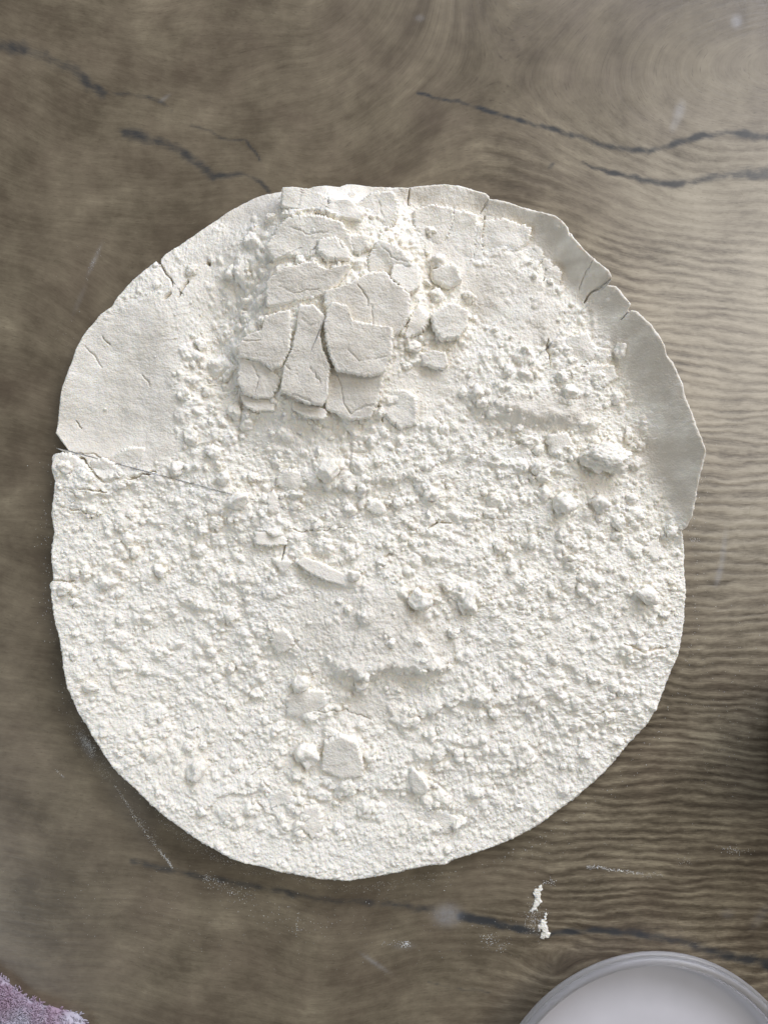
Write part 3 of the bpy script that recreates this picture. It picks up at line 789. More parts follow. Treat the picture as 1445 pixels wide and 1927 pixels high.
FLAKES = [  # polygon, thickness, lift, tilt, label
    # the big broken cake near the top
    (z1([(590,590),(690,560),(790,510),(860,500),(890,545),(965,595),(965,690),(930,750),(870,800),(700,800),(620,700),(590,640)]), 26, 17, (-0.03,-0.10), None),
    (z1([(590,930),(640,925),(790,945),(855,930),(825,1060),(790,1140),(700,1150),(590,1100),(580,1000)]), 24, 15, (0.0,-0.10), None),
    (z1([(625,645),(690,660),(715,725),(760,735),(885,752),(887,870),(850,948),(790,962),(640,938),(608,850),(590,750),(600,680)]), 13, 24, (-0.02,-0.10), 'broad square flake lying on the broken cake'),
    (z1([(475,650),(545,655),(588,705),(562,780),(572,850),(605,920),(592,1050),(572,1088),(510,1082),(440,1048),(388,1022),(402,920),(440,850),(462,750)]), 14, 19, (0.04,-0.10), 'narrow waisted flake between two dark gaps'),
    (z1([(315,690),(425,665),(432,760),(420,850),(385,910),(340,925),(290,885),(200,868),(185,825),(230,770),(300,755)]), 22, 14, (0.12,-0.05), None),
    (z1([(192,876),(290,888),(340,938),(378,965),(360,1010),(335,1048),(260,1048),(212,1028),(186,980)]), 18, 17, (0.06,-0.10), None),
    (z1([(196,1040),(240,1048),(345,1062),(340,1108),(270,1108),(212,1082)]), 14, 14, (0.02,0.22), None),
    (z1([(436,1072),(520,1090),(585,1105),(578,1148),(500,1135),(438,1104)]), 14, 13, (0.0,0.22), None),
    (z1([(328,540),(400,480),(540,452),(590,490),(705,468),(640,548),(590,592),(520,604),(430,624),(326,645)]), 22, 13, (0.0,-0.14), None),
    (z1([(385,290),(440,248),(560,248),(660,278),(702,330),(712,400),(690,440),(600,444),(550,408),(510,428),(430,414),(360,434),(318,384),(356,330)]), 22, 16, (0.0,-0.12), None),
    (z1([(566,352),(640,346),(692,398),(692,437),(600,443),(556,400)]), 12, 22, (0.0,0.0), None),
    (z1([(395,108),(500,112),(560,136),(640,166),(705,168),(752,230),(742,262),(640,244),(560,214),(440,204),(390,190)]), 24, 16, (0.0,0.05), None),
    (z1([(720,170),(800,110),(890,105),(915,150),(905,230),(860,300),(790,260),(740,230)]), 22, 9, (-0.05,-0.12), None),
    (z1([(830,350),(900,372),(972,438),(972,462),(890,492),(786,482),(786,420)]), 24, 20, (0.05,-0.10), None),
    (z1([(1010,636),(1062,695),(1032,742),(948,788),(968,710)]), 14, 14, (-0.2,-0.1), None),
    (z1([(706,336),(772,328),(782,382),(735,407),(706,380)]), 18, 15, (0.0,-0.1), None),
    (z1([(840,1040),(890,1010),(960,1020),(1000,1050),(1000,1170),(930,1190),(880,1150),(850,1110)]), 14, 8, (0.05,-0.06), None),
    # cracked plates below the upper right lip
    (z7([(120,790),(180,772),(262,790),(262,830),(245,880),(205,955),(150,900),(120,850)]), 12, 8, (0.05,-0.05), None),
    (z7([(268,792),(348,812),(352,850),(345,940),(330,1000),(270,960),(225,930),(250,880),(264,830)]), 12, 8, (0.06,-0.04), None),
    (z7([(384,832),(450,826),(552,860),(542,912),(482,955),(452,1002),(380,970),(372,900)]), 12, 10, (0.05,-0.04), None),
    (z7([(352,850),(378,840),(368,900),(372,975),(335,1000),(348,930)]), 12, 8, (0.0,-0.04), None),
    (z7([(545,925),(590,928),(600,965),(580,1000),(548,990)]), 9, 8, (0.05,0.0), None),
    (z7([(604,968),(636,990),(608,1010),(588,1002)]), 8, 8, (0.05,0.0), None),
    (z7([(612,1012),(652,1000),(668,1030),(655,1075),(620,1090),(606,1045)]), 10, 9, (0.08,-0.04), None),
    # broken rim on the left
    (z2([(52,1562),(130,1552),(190,1580),(200,1615),(150,1628),(138,1688),(50,1655)]), 18, 3, (0.08,0.0), None),
    (z2([(150,1618),(215,1600),(252,1640),(280,1700),(220,1712),(140,1700)]), 14, 5, (0.0,-0.12), None),
    (z2([(262,1600),(340,1578),(420,1640),(474,1690),(420,1734),(340,1738),(272,1692)]), 12, 5, (0.0,-0.12), None),
    (z2([(345,1570),(470,1520),(560,1520),(540,1590),(500,1650),(430,1640)]), 12, 4, (0.0,-0.06), None),
    (z2([(140,1705),(230,1710),(300,1722),(230,1760),(150,1760)]), 14, 5, (0.0,0.2), None),
    (z2([(85,1790),(150,1770),(190,1795),(200,1850),(120,1860)]), 12, 4, (0.0,-0.1), None),
    # flakes in the middle
    (z8([(508,792),(558,768),(606,815),(624,850),(582,862),(506,832)]), 14, 10, (-0.05,-0.15), None),
    (z8([(516,872),(622,868),(692,912),(684,938),(600,944),(520,932)]), 16, 11, (-0.05,0.15), None),
    (z8([(648,560),(700,535),(760,545),(790,590),(760,640),(690,630),(645,605)]), 14, 9, (-0.1,-0.1), None),
    (z8([(590,690),(620,650),(650,700),(640,770),(600,760)]), 14, 9, (-0.25,0.0), None),
    (z8([(1380,580),(1420,560),(1450,590),(1500,660),(1470,690),(1400,640)]), 12, 9, (-0.1,-0.1), None),
    # lower flakes
    ([(512,1188),(534,1186),(552,1205),(545,1222),(522,1232),(510,1212)], 14, 9, (0.0,-0.1), None),
    ([(538,1318),(568,1300),(608,1304),(614,1328),(582,1354),(540,1352)], 14, 10, (0.0,-0.1), None),
    ([(470,1090),(520,1080),(545,1110),(510,1130),(470,1115)], 8, 4, (0.05,-0.05), None),
    ([(600,1466),(650,1462),(690,1472),(670,1490),(620,1488)], 10, 8, (0.0,0.1), None),
    ([(770,1545),(820,1528),(860,1545),(850,1575),(800,1580),(768,1566)], 8, 5, (0.0,-0.1), None),
    ([(560,1525),(598,1520),(606,1560),(588,1580),(566,1556)], 10, 6, (0.0,0.05), None),
    ([(505,1498),(545,1488),(552,1512),(510,1522)], 12, 7, (0.0,0.1), None),
    ([(930,850),(985,835),(1010,862),(970,880),(935,872)], 12, 7, (0.0,-0.1), None),
    ([(1060,640),(1100,630),(1120,665),(1100,690),(1068,678)], 10, 7, (0.0,-0.1), None),
    ([(1085,692),(1150,688),(1160,712),(1120,735),(1082,722)], 12, 6, (-0.05,-0.1), None),
    ([(1030,820),(1065,815),(1085,850),(1060,870),(1035,850)], 10, 9, (-0.1,-0.1), None),
    ([(1230,1020),(1245,1015),(1250,1045),(1238,1055),(1215,1035)], 8, 8, (-0.3,0.1), None),
]
for k, (poly, th_, lift, tl, lab) in enumerate(FLAKES):
    core = k < 9
    kw = dict(packed=0.85) if core else dict(packed=0.3, ragged=4.2, uneven=1.7, roundness=5.0)
    if 17 <= k < 24: lift -= 4
    if 9 <= k < 13: lift -= 3
    me, loc = plate_mesh('flake', poly, th_, lift, tl, seed=k + 1, **kw)
    o = link_mesh('flake', me, FLOUR, HEAP, loc)
    if lab: tag(o, lab)


# ------------------------------------------------------------------ lumps
def lump_mesh(name, seed, sub, cuts, rough, flat=1.0, angular=1.0):
    r = random.Random(seed)
    bm = bmesh.new()
    bmesh.ops.create_icosphere(bm, subdivisions=sub, radius=1.0)
    planes = []
    for _ in range(cuts):
        n = Vector((r.gauss(0, 1), r.gauss(0, 1), r.gauss(0, 0.8))).normalized()
        planes.append((n, r.uniform(0.55, 0.92)))
    off = Vector((r.uniform(0, 50), r.uniform(0, 50), r.uniform(0, 50)))
    for v in bm.verts:
        p = v.co.copy()
        for n, d in planes:
            e = p.dot(n) - d
            if e > 0: p -= n * e * angular
        nrm = v.co
        dd = mnoise.noise(nrm * 1.3 + off) * 0.30 + mnoise.noise(nrm * 2.7 + off) * 0.17
        dd += (mnoise.noise(nrm * 7.0 + off) * 0.075 + mnoise.noise(nrm * 15 + off) * 0.05) * rough
        p += nrm * dd
        p.z *= flat
        v.co = p
    me = bpy.data.meshes.new(name)
    bm.to_mesh(me); bm.free()
    me.polygons.foreach_set('use_smooth', np.ones(len(me.polygons), bool))
    me.materials.append(FLOUR)
    me.update()
    return me


# loose pieces that could be picked off the heap: each a thing of its own
def loose_plate(name, poly, thick, lift, tilt, label, seed, **kw):
    kw.setdefault('packed', 0.35)
    me, loc = plate_mesh(name, poly, thick, lift, tilt, seed=seed, **kw)
    o = link_mesh(name, me, FLOUR, None, tuple(ORG + loc))
    return tag(o, label, 'flour lump', 'loose pieces of packed flour on the heap')


def loose_lump(name, x, y, rx, ry, rz, rot, label, seed, cuts=6, rough=1.0, sub=4, angular=0.8, up=0.45):
    me = lump_mesh(name, seed, sub, cuts, rough, angular=angular)
    z = float(sample(H, x, y))
    o = link_mesh(name, me, None, None, tuple(ORG + heap_local(x, y, float(sample(gblur_cache, x, y)) + rz * up)))
    o.scale = (rx * FS, ry * FS, rz * FS)
    o.rotation_euler = (0, 0, -rot)
    return tag(o, label, 'flour lump', 'loose pieces of packed flour on the heap')


gblur_cache = gblur(H, 7.0)
loose_plate('flour_block', z1([(898,468),(1002,452),(1008,552),(965,585),(888,520)]), 40, 26, (-0.25, 0.1), 'tilted flat faced flour block at the upper right corner of the broken cake', 81, roundness=2.0, uneven=0.5)
loose_plate('flour_block', z1([(1072,680),(1165,628),(1234,660),(1232,722),(1200,768),(1120,782),(1083,732)]), 42, 27, (-0.15, -0.10), 'largest blocky cube of flour just right of the broken cake', 82, roundness=3.0)
loose_plate('flour_block', z1([(1078,470),(1130,445),(1182,450),(1204,510),(1150,538),(1083,512)]), 34, 20, (0.10, -0.15), 'rough block of flour right of the tilted block and above the largest cube', 83, roundness=4.0, uneven=1.6)
loose_plate('flour_block', z1([(1028,850),(1080,838),(1132,848),(1144,900),(1100,908),(1038,888)]), 30, 17, (0.05, -0.1), 'small pale block of flour just below the largest cube', 84, roundness=2.5)
loose_plate('flour_chunk', [(612,1400),(640,1384),(670,1398),(682,1440),(680,1463),(640,1466),(606,1450)], 36, 16, (0.03, -0.12), 'large squarish chunk of flour near the bottom of the heap with shadow under it', 85, roundness=4.0, uneven=1.4)
loose_plate('flour_sliver', z8([(752,1040),(790,1008),(960,1080),(1018,1110),(1012,1158),(920,1132),(800,1075)]), 14, 11, (0.0, 0.14), 'long thin straight edged sliver of flour lying in the middle of the heap', 86, ragged=0.7, uneven=0.5)
loose_plate('flour_sliver', z8([(636,1028),(714,1034),(672,1090)]), 10, 12, (0.1, 0.0), 'small triangular flake just left of the long thin sliver', 87, ragged=0.6, uneven=0.3)
loose_plate('flour_sliver', z8([(1130,740),(1190,708),(1226,760),(1180,765)]), 9, 10, (0.0, -0.1), 'small smooth triangular flake above the middle of the heap', 88, ragged=0.5, uneven=0.2)
loose_plate('flour_sliver', [(776,1450),(790,1462),(803,1478),(795,1494),(780,1490),(773,1470)], 24, 20, (0.5, 0.0), 'upright leaf shaped flake low on the heap right of the large squarish chunk', 89, ragged=0.8)
loose_lump('flour_lump', 790, 1126, 23, 21, 20, 0.3, 'rounded pebble of flour in the lower middle with a dark gap at its left', 21, 9, 1.1, up=0.6)
loose_lump('flour_lump', 1136, 862, 43, 26, 22, 0.15, 'largest potato shaped lump of flour beside the right lip', 34, 3, 2.2, sub=5, up=0.6)
loose_lump('flour_lump', 1061, 948, 22, 24, 20, 0.2, 'egg shaped lump of flour below the largest potato shaped lump, the left of two', 23, 5, 1.3, up=0.6)
loose_lump('flour_lump', 618, 886, 20, 24, 22, 0.4, 'rounded lump of flour with a darker side below the broken cake', 24, 7, 1.2, up=0.6)
loose_lump('flour_lump', 565, 1289, 16, 16, 16, 0.0, 'small round ball of flour touching a flake above the large squarish chunk', 25, 3, 0.9, up=0.6)
loose_lump('flour_lump', 575, 1426, 25, 22, 20, 0.8, 'knobbly lump of flour just left of the large squarish chunk', 26, 6, 1.6, up=0.5)
loose_lump('flour_lump', 448, 945, 24, 18, 16, -0.3, 'wedge shaped lump of flour left of the middle of the heap', 27, 9, 0.9, angular=1.0, up=0.5)
loose_lump('flour_lump', 1219, 1121, 22, 16, 16, 0.6, 'oval lump of flour near the right edge of the heap below the lip', 28, 5, 1.2, up=0.55)
loose_lump('flour_lump', 172, 1291, 15, 9, 8, 0.05, 'small smooth flat pebble of flour near the lower left rim', 29, 2, 0.3, up=0.55)
loose_lump('flour_lump', 667, 1082, 12, 12, 13, 0.5, 'tiny angular cube of flour at the right end of the long thin sliver', 30, 10, 0.5, sub=3, angular=1.0, up=0.6)

# lumps bedded in the heap: parts, alike pieces share meshes
VARS = [lump_mesh('lump', 50 + k, 4, 4 + k % 6, 2.0, angular=0.7 + 0.3 * (k % 2)) for k in range(14)]
rl = np.random.default_rng(77)
EXPL = [(672,876,24,20),(880,1132,30,26),(1130,948,24,22),(1190,940,17,14),(1168,985,16,16),(1165,1010,14,12),(372,1036,17,15),(345,740,15,14),(362,715,13,12),(385,735,12,12),
        (370,1450,20,26),(690,1530,20,24),(560,1530,16,16),(460,590,13,12),(495,575,13,14),(843,525,20,18),(880,560,18,16),(1057,712,18,14),(955,700,20,12),(895,745,22,20),(870,740,12,10),
        (905,760,13,12),(730,945,8,8),(680,1292,15,14),(480,1310,15,14),(1185,820,12,20),(1110,800,22,14),(990,830,18,14),(1010,880,16,10),(1165,660,18,14),(985,665,14,12),(855,1190,16,14),
        (330,1215,12,18),(360,820,22,20),(400,850,18,16),(330,880,20,16),(420,900,20,16),(1000,1020,18,14),(940,1030,22,16),(1060,1010,18,16),(1095,1110,16,14),(985,1140,14,12),(520,870,15,13),
        (560,930,17,13),(700,830,14,12),(760,1010,13,11),(140,1080,13,11),(160,1085,12,10),(100+60,1075,9,9),(268,1262,12,11),(395,1230,13,11),(250,1040,14,13),(560,1560,14,20),(1000,1340,16,12),(930,1345,15,12),
        (810,440,18,14),(700,470,18,16),(530,470,16,13),(515,420,16,13),(560,395,18,12),(500,520,13,12),(780,520,14,12),(745,590,12,10)]
spots = [(x, y, a * 0.85, b * 0.85) for x, y, a, b in EXPL]
while len(spots) < 285:
    x, y = rl.uniform(110, 1285), rl.uniform(400, 1640)
    iy, ix = int(y) - HY0, int(x) - HX0
    if CRUMB[iy, ix] < 0.6 or EDGE[iy, ix] < 22: continue
    band = math.exp(-((y - 860) / 190) ** 2) * 0.7 + 0.3 + 0.25 * (x > 800)
    if rl.random() > band: continue
    s = 6.0 * (18 / 6.0) ** (rl.random() ** 2.3)
    if any((x - a) ** 2 + (y - b) ** 2 < (s + c) ** 2 * 0.7 for a, b, c, _ in spots): continue
    spots.append((x, y, s * rl.uniform(0.85, 1.2), s * rl.uniform(0.7, 1.1)))
for k, (x, y, a, b) in enumerate(spots):
    o = link_mesh('lump', VARS[k % len(VARS)], None, HEAP)
    z = float(sample(gblur_cache, x, y))
    hz = 0.5 * (a + b) * rl.uniform(0.75, 1.0)
    o.location = heap_local(x, y, z + hz * rl.uniform(-0.3, 0.25))
    o.scale = (a * FS, b * FS, hz * FS)
    o.rotation_euler = (rl.normal(0, 0.35), rl.normal(0, 0.35), rl.uniform(0, 6.28))


def scatter_mesh(name, pts, seeds, mat, parent, local=True):
    """many tiny crumbs joined into one mesh: pts rows of x, y, z, r (photo pixels)"""
    base = []
    for k in range(8):
        r = random.Random(900 + k)
        bm = bmesh.new(); bmesh.ops.create_icosphere(bm, subdivisions=seeds, radius=1.0)
        for v in bm.verts:
            v.co *= r.uniform(0.72, 1.15)
            v.co.z *= 0.85
        bm.verts.index_update()
        base.append((np.array([v.co[:] for v in bm.verts]), np.array([[v.index for v in f.verts] for f in bm.faces])))
        bm.free()
    V, T, n = [], [], 0
    rr = np.random.default_rng(5)
    for k, (x, y, z, r) in enumerate(pts):
        bv, bt = base[k % 8]
        a = rr.uniform(0, 6.28); c, s = math.cos(a), math.sin(a)
        sx, sy = rr.uniform(0.75, 1.3), rr.uniform(0.75, 1.3)
        p = np.stack([(bv[:, 0] * c - bv[:, 1] * s) * sx * r + x, (bv[:, 0] * s + bv[:, 1] * c) * sy * r + y, bv[:, 2] * r + z], -1)
        V.append(p); T.append(bt[:, ::-1] + n); n += len(bv)
    V = np.concatenate(V); T = np.concatenate(T)
    co = heap_local(V[:, 0], V[:, 1], V[:, 2]) if local else np.stack([(V[:, 0] - W0) * PX, (H0 - V[:, 1]) * PX, V[:, 2] * PX], -1)
    me = fast_mesh(name, co, None, T)
    return link_mesh(name, me, mat, parent)


pts = []
while len(pts) < 1800:
    x, y = rl.uniform(100, 1290), rl.uniform(370, 1650)
    iy, ix = int(y) - HY0, int(x) - HX0
    if EDGE[iy, ix] < 6 or rl.random() > CRUMB[iy, ix] ** 2 * (0.35 + 0.65 * math.exp(-((y - 900) / 300) ** 2)) + 0.004: continue
    r = 1.7 * (6.5 / 1.7) ** (rl.random() ** 1.8)
    pts.append((x, y, H[iy, ix] + r * 0.25, r))
o = scatter_mesh('crumbs', pts, 1, FLOUR, HEAP)
tag(o, kind='stuff')

# ------------------------------------------------------------------ flour on the worktop
def worktop_xy(x, y, z=0.0):
    return ((x - W0) * PX, (H0 - y) * PX, z)


def smear():
    P1 = [(1009,1667),(1019,1664),(1021,1673),(1016,1684),(1020,1698),(1012,1703),(1009,1712),(1000,1718),(994,1714),(1004,1702),(1006,1690),(1002,1680)]
    P2 = [(1025,1712),(1029,1722),(1028,1735),(1036,1757),(1034,1764),(1014,1768),(1018,1755),(1010,1745),(1012,1738),(1022,1730)]
    x0, y0, x1, y1 = 985, 1655, 1045, 1775
    xs, ys = np.arange(x0, x1, 0.9), np.arange(y0, y1, 0.9)
    X, Y = np.meshgrid(xs, ys)
    wx, wy = fbm(X, Y, 7, 3, 801) * 3.5, fbm(X, Y, 7, 3, 805) * 3.5
    Z = np.full(X.shape, -1.0)
    for P, t in ((P1, 2.6), (P2, 4.2)):
        d, ins = poly_dist(P, X + wx, Y + wy)
        Z = np.maximum(Z, np.where(ins, np.clip(d * 0.9, 0, t), -1.0))
    keep = Z > -0.5
    Z = np.where(keep, Z + 0.35 + np.abs(fbm(X, Y, 4, 3, 811)) * 1.6, 0.0)
    i = np.arange(X.size).reshape(X.shape)
    kq = keep[:-1, :-1] & keep[1:, :-1] & keep[:-1, 1:] & keep[1:, 1:]
    q = np.stack([i[1:, :-1], i[1:, 1:], i[:-1, 1:], i[:-1, :-1]], -1)[kq]
    used = np.unique(q); remap = np.full(X.size, -1); remap[used] = np.arange(len(used))
    cx, cy = 1015.0, 1716.0
    co = np.stack([(X - cx) * PX, (cy - Y) * PX, Z * PX], -1).reshape(-1, 3)[used]
    q = remap[q]
    # close the edge down to the worktop
    from collections import Counter
    e = np.concatenate([q[:, [0, 1]], q[:, [1, 2]], q[:, [2, 3]], q[:, [3, 0]]])
    es = set(map(tuple, e.tolist()))
    be = [(a, b) for a, b in es if (b, a) not in es]
    bv = sorted({v for ab in be for v in ab}); m = {v: len(co) + k for k, v in enumerate(bv)}
    low = co[bv].copy(); low[:, 2] = 0.00002
    co = np.concatenate([co, low])
    q = np.concatenate([q, np.array([(b, a, m[a], m[b]) for a, b in be])])
    me = fast_mesh('spilled_flour', co, q)
    o = link_mesh('spilled_flour', me, FLOUR, None, worktop_xy(cx, cy))
    tag(o, 'small white smear of spilled flour on the worktop below the heap, beside a dark crack', 'flour')


smear()


def dust():
    r = np.random.default_rng(321)
    P = []

    def line(pts, n, spread, r0, r1):
        pts = np.array(pts, float)
        for _ in range(n):
            t = r.random() * (len(pts) - 1); k = int(t); f = t - k
            p = pts[k] * (1 - f) + pts[k + 1] * f + r.normal(0, spread, 2)
            P.append((p[0], p[1], r.uniform(r0, r1) * (1 if r.random() < 0.9 else 1.6)))

    def cloud(x, y, sx, sy, n, r0, r1, rot=0.0):
        c, s = math.cos(rot), math.sin(rot)
        for _ in range(n):
            a, b = r.normal(0, sx), r.normal(0, sy)
            P.append((x + a * c - b * s, y + a * s + b * c, r.uniform(r0, r1)))
    line([(218,1480),(240,1512),(258,1545),(285,1580),(305,1605),(326,1633)], 230, 1.6, 0.3, 0.75)
    line([(300,1600),(326,1634)], 80, 0.9, 0.35, 0.8)
    line([(240,1512),(300,1590)], 90, 5, 0.25, 0.5)
    cloud(165, 1400, 4.5, 12, 260, 0.3, 0.75, -0.55); cloud(150, 1385, 9, 18, 110, 0.25, 0.5, -0.5); cloud(190, 1440, 7, 30, 120, 0.25, 0.55, -0.6)
    line([(105,1448),(122,1464)], 26, 0.8, 0.25, 0.5)
    line([(385,1648),(430,1672),(470,1690)], 130, 9, 0.3, 0.7)
    cloud(390, 1652, 7, 5, 50, 0.35, 0.8)
    line([(440,1620),(520,1645),(620,1668),(700,1668),(760,1655),(850,1650)], 380, 11, 0.2, 0.5)
    line([(300,1540),(380,1600),(440,1626)], 160, 6, 0.25, 0.6)
    cloud(520, 1715, 34, 12, 50, 0.2, 0.7); cloud(556, 1745, 10, 8, 22, 0.3, 0.8); cloud(600, 1735, 26, 14, 30, 0.2, 0.6)
    cloud(764, 1777, 5, 4, 45, 0.35, 1.0); cloud(742, 1776, 14, 3, 28, 0.25, 0.6)
    cloud(918, 1766, 7, 5, 26, 0.4, 0.95); cloud(940, 1780, 12, 6, 30, 0.3, 0.7); cloud(930, 1760, 34, 16, 60, 0.2, 0.5)
    line([(1103,1632),(1125,1631),(1150,1637),(1180,1640),(1202,1645)], 150, 1.5, 0.35, 0.9)
    line([(1202,1645),(1246,1646)], 40, 2.5, 0.3, 0.6)
    cloud(1032, 1660, 8, 4, 35, 0.3, 0.8); cloud(1005, 1725, 8, 16, 200, 0.25, 0.6); cloud(1000, 1740, 14, 12, 80, 0.25, 0.5)
    cloud(1380, 1600, 16, 5, 60, 0.3, 0.8); cloud(1290, 1622, 10, 6, 26, 0.3, 0.6)
    cloud(1000, 1600, 120, 22, 170, 0.2, 0.45); cloud(300, 1700, 160, 50, 160, 0.2, 0.45); cloud(640, 1760, 180, 40, 160, 0.2, 0.45)
    cloud(1400, 1330, 40, 90, 90, 0.25, 0.6); cloud(1350, 1300, 60, 110, 60, 0.2, 0.5); cloud(1330, 1450, 50, 60, 60, 0.2, 0.5)
    cloud(130, 720, 30, 120, 70, 0.2, 0.4); cloud(178, 490, 3, 18, 60, 0.2, 0.4, 0.42)
    cloud(1300, 1015, 8, 3, 60, 0.3, 0.7)
    for _ in range(650):                                 # sifted out along the lower rim
        a = r.uniform(-0.25, 3.35); d = r.exponential(9) + 1
        R_ = np.interp(a, _t, _r) + d
        P.append((CX + R_ * math.cos(a), CY + R_ * math.sin(a), r.uniform(0.25, 0.8)))
    pts = [(x, y, rr * 0.3, rr) for x, y, rr in P]
    pts = [p for p in pts if not (HX0 < p[0] < HX1 and HY0 < p[1] < HY1 and EDGE[int(p[1]) - HY0, int(p[0]) - HX0] > -4)]
    me_o = scatter_mesh('flour_dust', pts, 1, FLOUR, None, local=False)
    tag(me_o, 'fine white flour dust and streaks scattered on the worktop round the heap', 'flour dust', kind='stuff')


dust()


# ------------------------------------------------------------------ translucent bowl, lower right
def bowl_material():
    m, nt, N, L, P = new_mat('frosted_plastic')
    geo = nd(N, 'ShaderNodeNewGeometry')
    nz = nd(N, 'ShaderNodeTexNoise'); nz.inputs['Scale'].default_value = 45; nz.inputs['Detail'].default_value = 4
    L.new(geo.outputs['Position'], nz.inputs['Vector'])
    mx = nd(N, 'ShaderNodeMix', data_type='RGBA')
    mx.inputs['A'].default_value = (0.72, 0.72, 0.74, 1); mx.inputs['B'].default_value = (0.80, 0.79, 0.80, 1)
    L.new(nz.outputs['Fac'], mx.inputs['Factor'])
    L.new(mx.outputs['Result'], P.inputs['Base Color'])
    P.inputs['Roughness'].default_value = 0.3
    P.inputs['IOR'].default_value = 1.45
    P.inputs['Transmission Weight'].default_value = 0.8
    return m


def milky_material():
    m, nt, N, L, P = new_mat('milky_plastic')
    geo = nd(N, 'ShaderNodeNewGeometry')
    nz = nd(N, 'ShaderNodeTexNoise'); nz.inputs['Scale'].default_value = 60; nz.inputs['Detail'].default_value = 5
    L.new(geo.outputs['Position'], nz.inputs['Vector'])
    mx = nd(N, 'ShaderNodeMix', data_type='RGBA')
    mx.inputs['A'].default_value = (0.56, 0.54, 0.555, 1); mx.inputs['B'].default_value = (0.70, 0.67, 0.685, 1)
    L.new(nz.outputs['Fac'], mx.inputs['Factor'])
    L.new(mx.outputs['Result'], P.inputs['Base Color'])
    P.inputs['Roughness'].default_value = 0.45
    return m


def lathe(name, prof, n, mat, parent, sq=0.0):
    co = []
    for r, z in prof:
        for k in range(n):
            a = 2 * math.pi * k / n
            f = 1 + sq * math.cos(4 * a + 0.6)
            co.append((r * f * math.cos(a), r * f * math.sin(a), z))
    q = []
    for j in range(len(prof) - 1):
        for k in range(n):
            k2 = (k + 1) % n
            q.append((j * n + k, j * n + k2, (j + 1) * n + k2, (j + 1) * n + k))
    tr = []
    if prof[0][0] < 1e-3:
        pass
    me = fast_mesh(name, np.array(co), np.array(q))
    return link_mesh(name, me, mat, parent)


def bowl():
    root = bpy.data.objects.new('plastic_bowl', None)
    COL.objects.link(root)
    h = 0.017
    k = 1 - h / CAM_H
    root.location = ((1236 - W0) * PX * k, (H0 - 2110) * PX * k, 0)
    R = 306 * PX * k
    tag(root, 'frosted translucent plastic bowl with a rounded rim at the lower right corner', 'bowl')
    t = 0.0016
    outer = [(0.0005, 0.0006), (R * 0.80, 0.0006), (R * 0.84, 0.002), (R * 0.90, 0.007), (R * 0.92, 0.011), (R * 0.935, h - 0.003)]
    inner = [(R * 0.935 - t, h - 0.0035), (R * 0.915 - t, h - 0.006), (R * 0.86, h - 0.0075), (R * 0.6, h - 0.008), (0.0005, h - 0.008)]
    lathe('wall', outer + inner, 96, milky_material(), root, 0.008)
    rim = []
    for a in range(0, 361, 24):
        rim.append((R * 0.958 + 0.0015 * math.cos(math.radians(a)), h - 0.002 + 0.0013 * math.sin(math.radians(a))))
    lathe('rim', rim, 96, bowl_material(), root, 0.008)
    lip = []
    for a in range(0, 361, 30):
        lip.append((R * 0.985 + 0.0009 * math.cos(math.radians(a)), h - 0.0035 + 0.0012 * math.sin(math.radians(a))))
    lathe('rim_edge', lip, 96, bowl_material(), root, 0.008)


bowl()


# ------------------------------------------------------------------ dark round body added at the right edge to shade the worktop there
def added_body():
    m, nt, N, L, P = new_mat('dark_body_surface')
    geo = nd(N, 'ShaderNodeNewGeometry')
    nz = nd(N, 'ShaderNodeTexNoise'); nz.inputs['Scale'].default_value = 300
    L.new(geo.outputs['Position'], nz.inputs['Vector'])
    mx = nd(N, 'ShaderNodeMix', data_type='RGBA')
    mx.inputs['A'].default_value = (0.018, 0.022, 0.020, 1); mx.inputs['B'].default_value = (0.03, 0.034, 0.031, 1)
    L.new(nz.outputs['Fac'], mx.inputs['Factor']); L.new(mx.outputs['Result'], P.inputs['Base Color'])
    P.inputs['Roughness'].default_value = 0.5
    root = bpy.data.objects.new('added_dark_body', None)
    COL.objects.link(root)
    R = 125 * PX
    root.location = worktop_xy(1569, 1345)
    tag(root, 'dark greenish round body added at the right edge of the worktop to shade it, almost wholly cut off', 'added_body')
    b = [(0.0005, 0.0005), (R * 0.93, 0.0005), (R * 0.985, 0.0018), (R, 0.004), (R * 1.0, 0.040), (R * 0.97, 0.0415), (R * 0.93, 0.040), (R * 0.93, 0.006), (0.0005, 0.005)]
    lathe('body', b, 80, m, root)
    rim = [(R * 0.985 + 0.0018 * math.cos(math.radians(a)), 0.0415 + 0.0018 * math.sin(math.radians(a))) for a in range(0, 361, 30)]
    lathe('rim', rim, 80, m, root)


added_body()


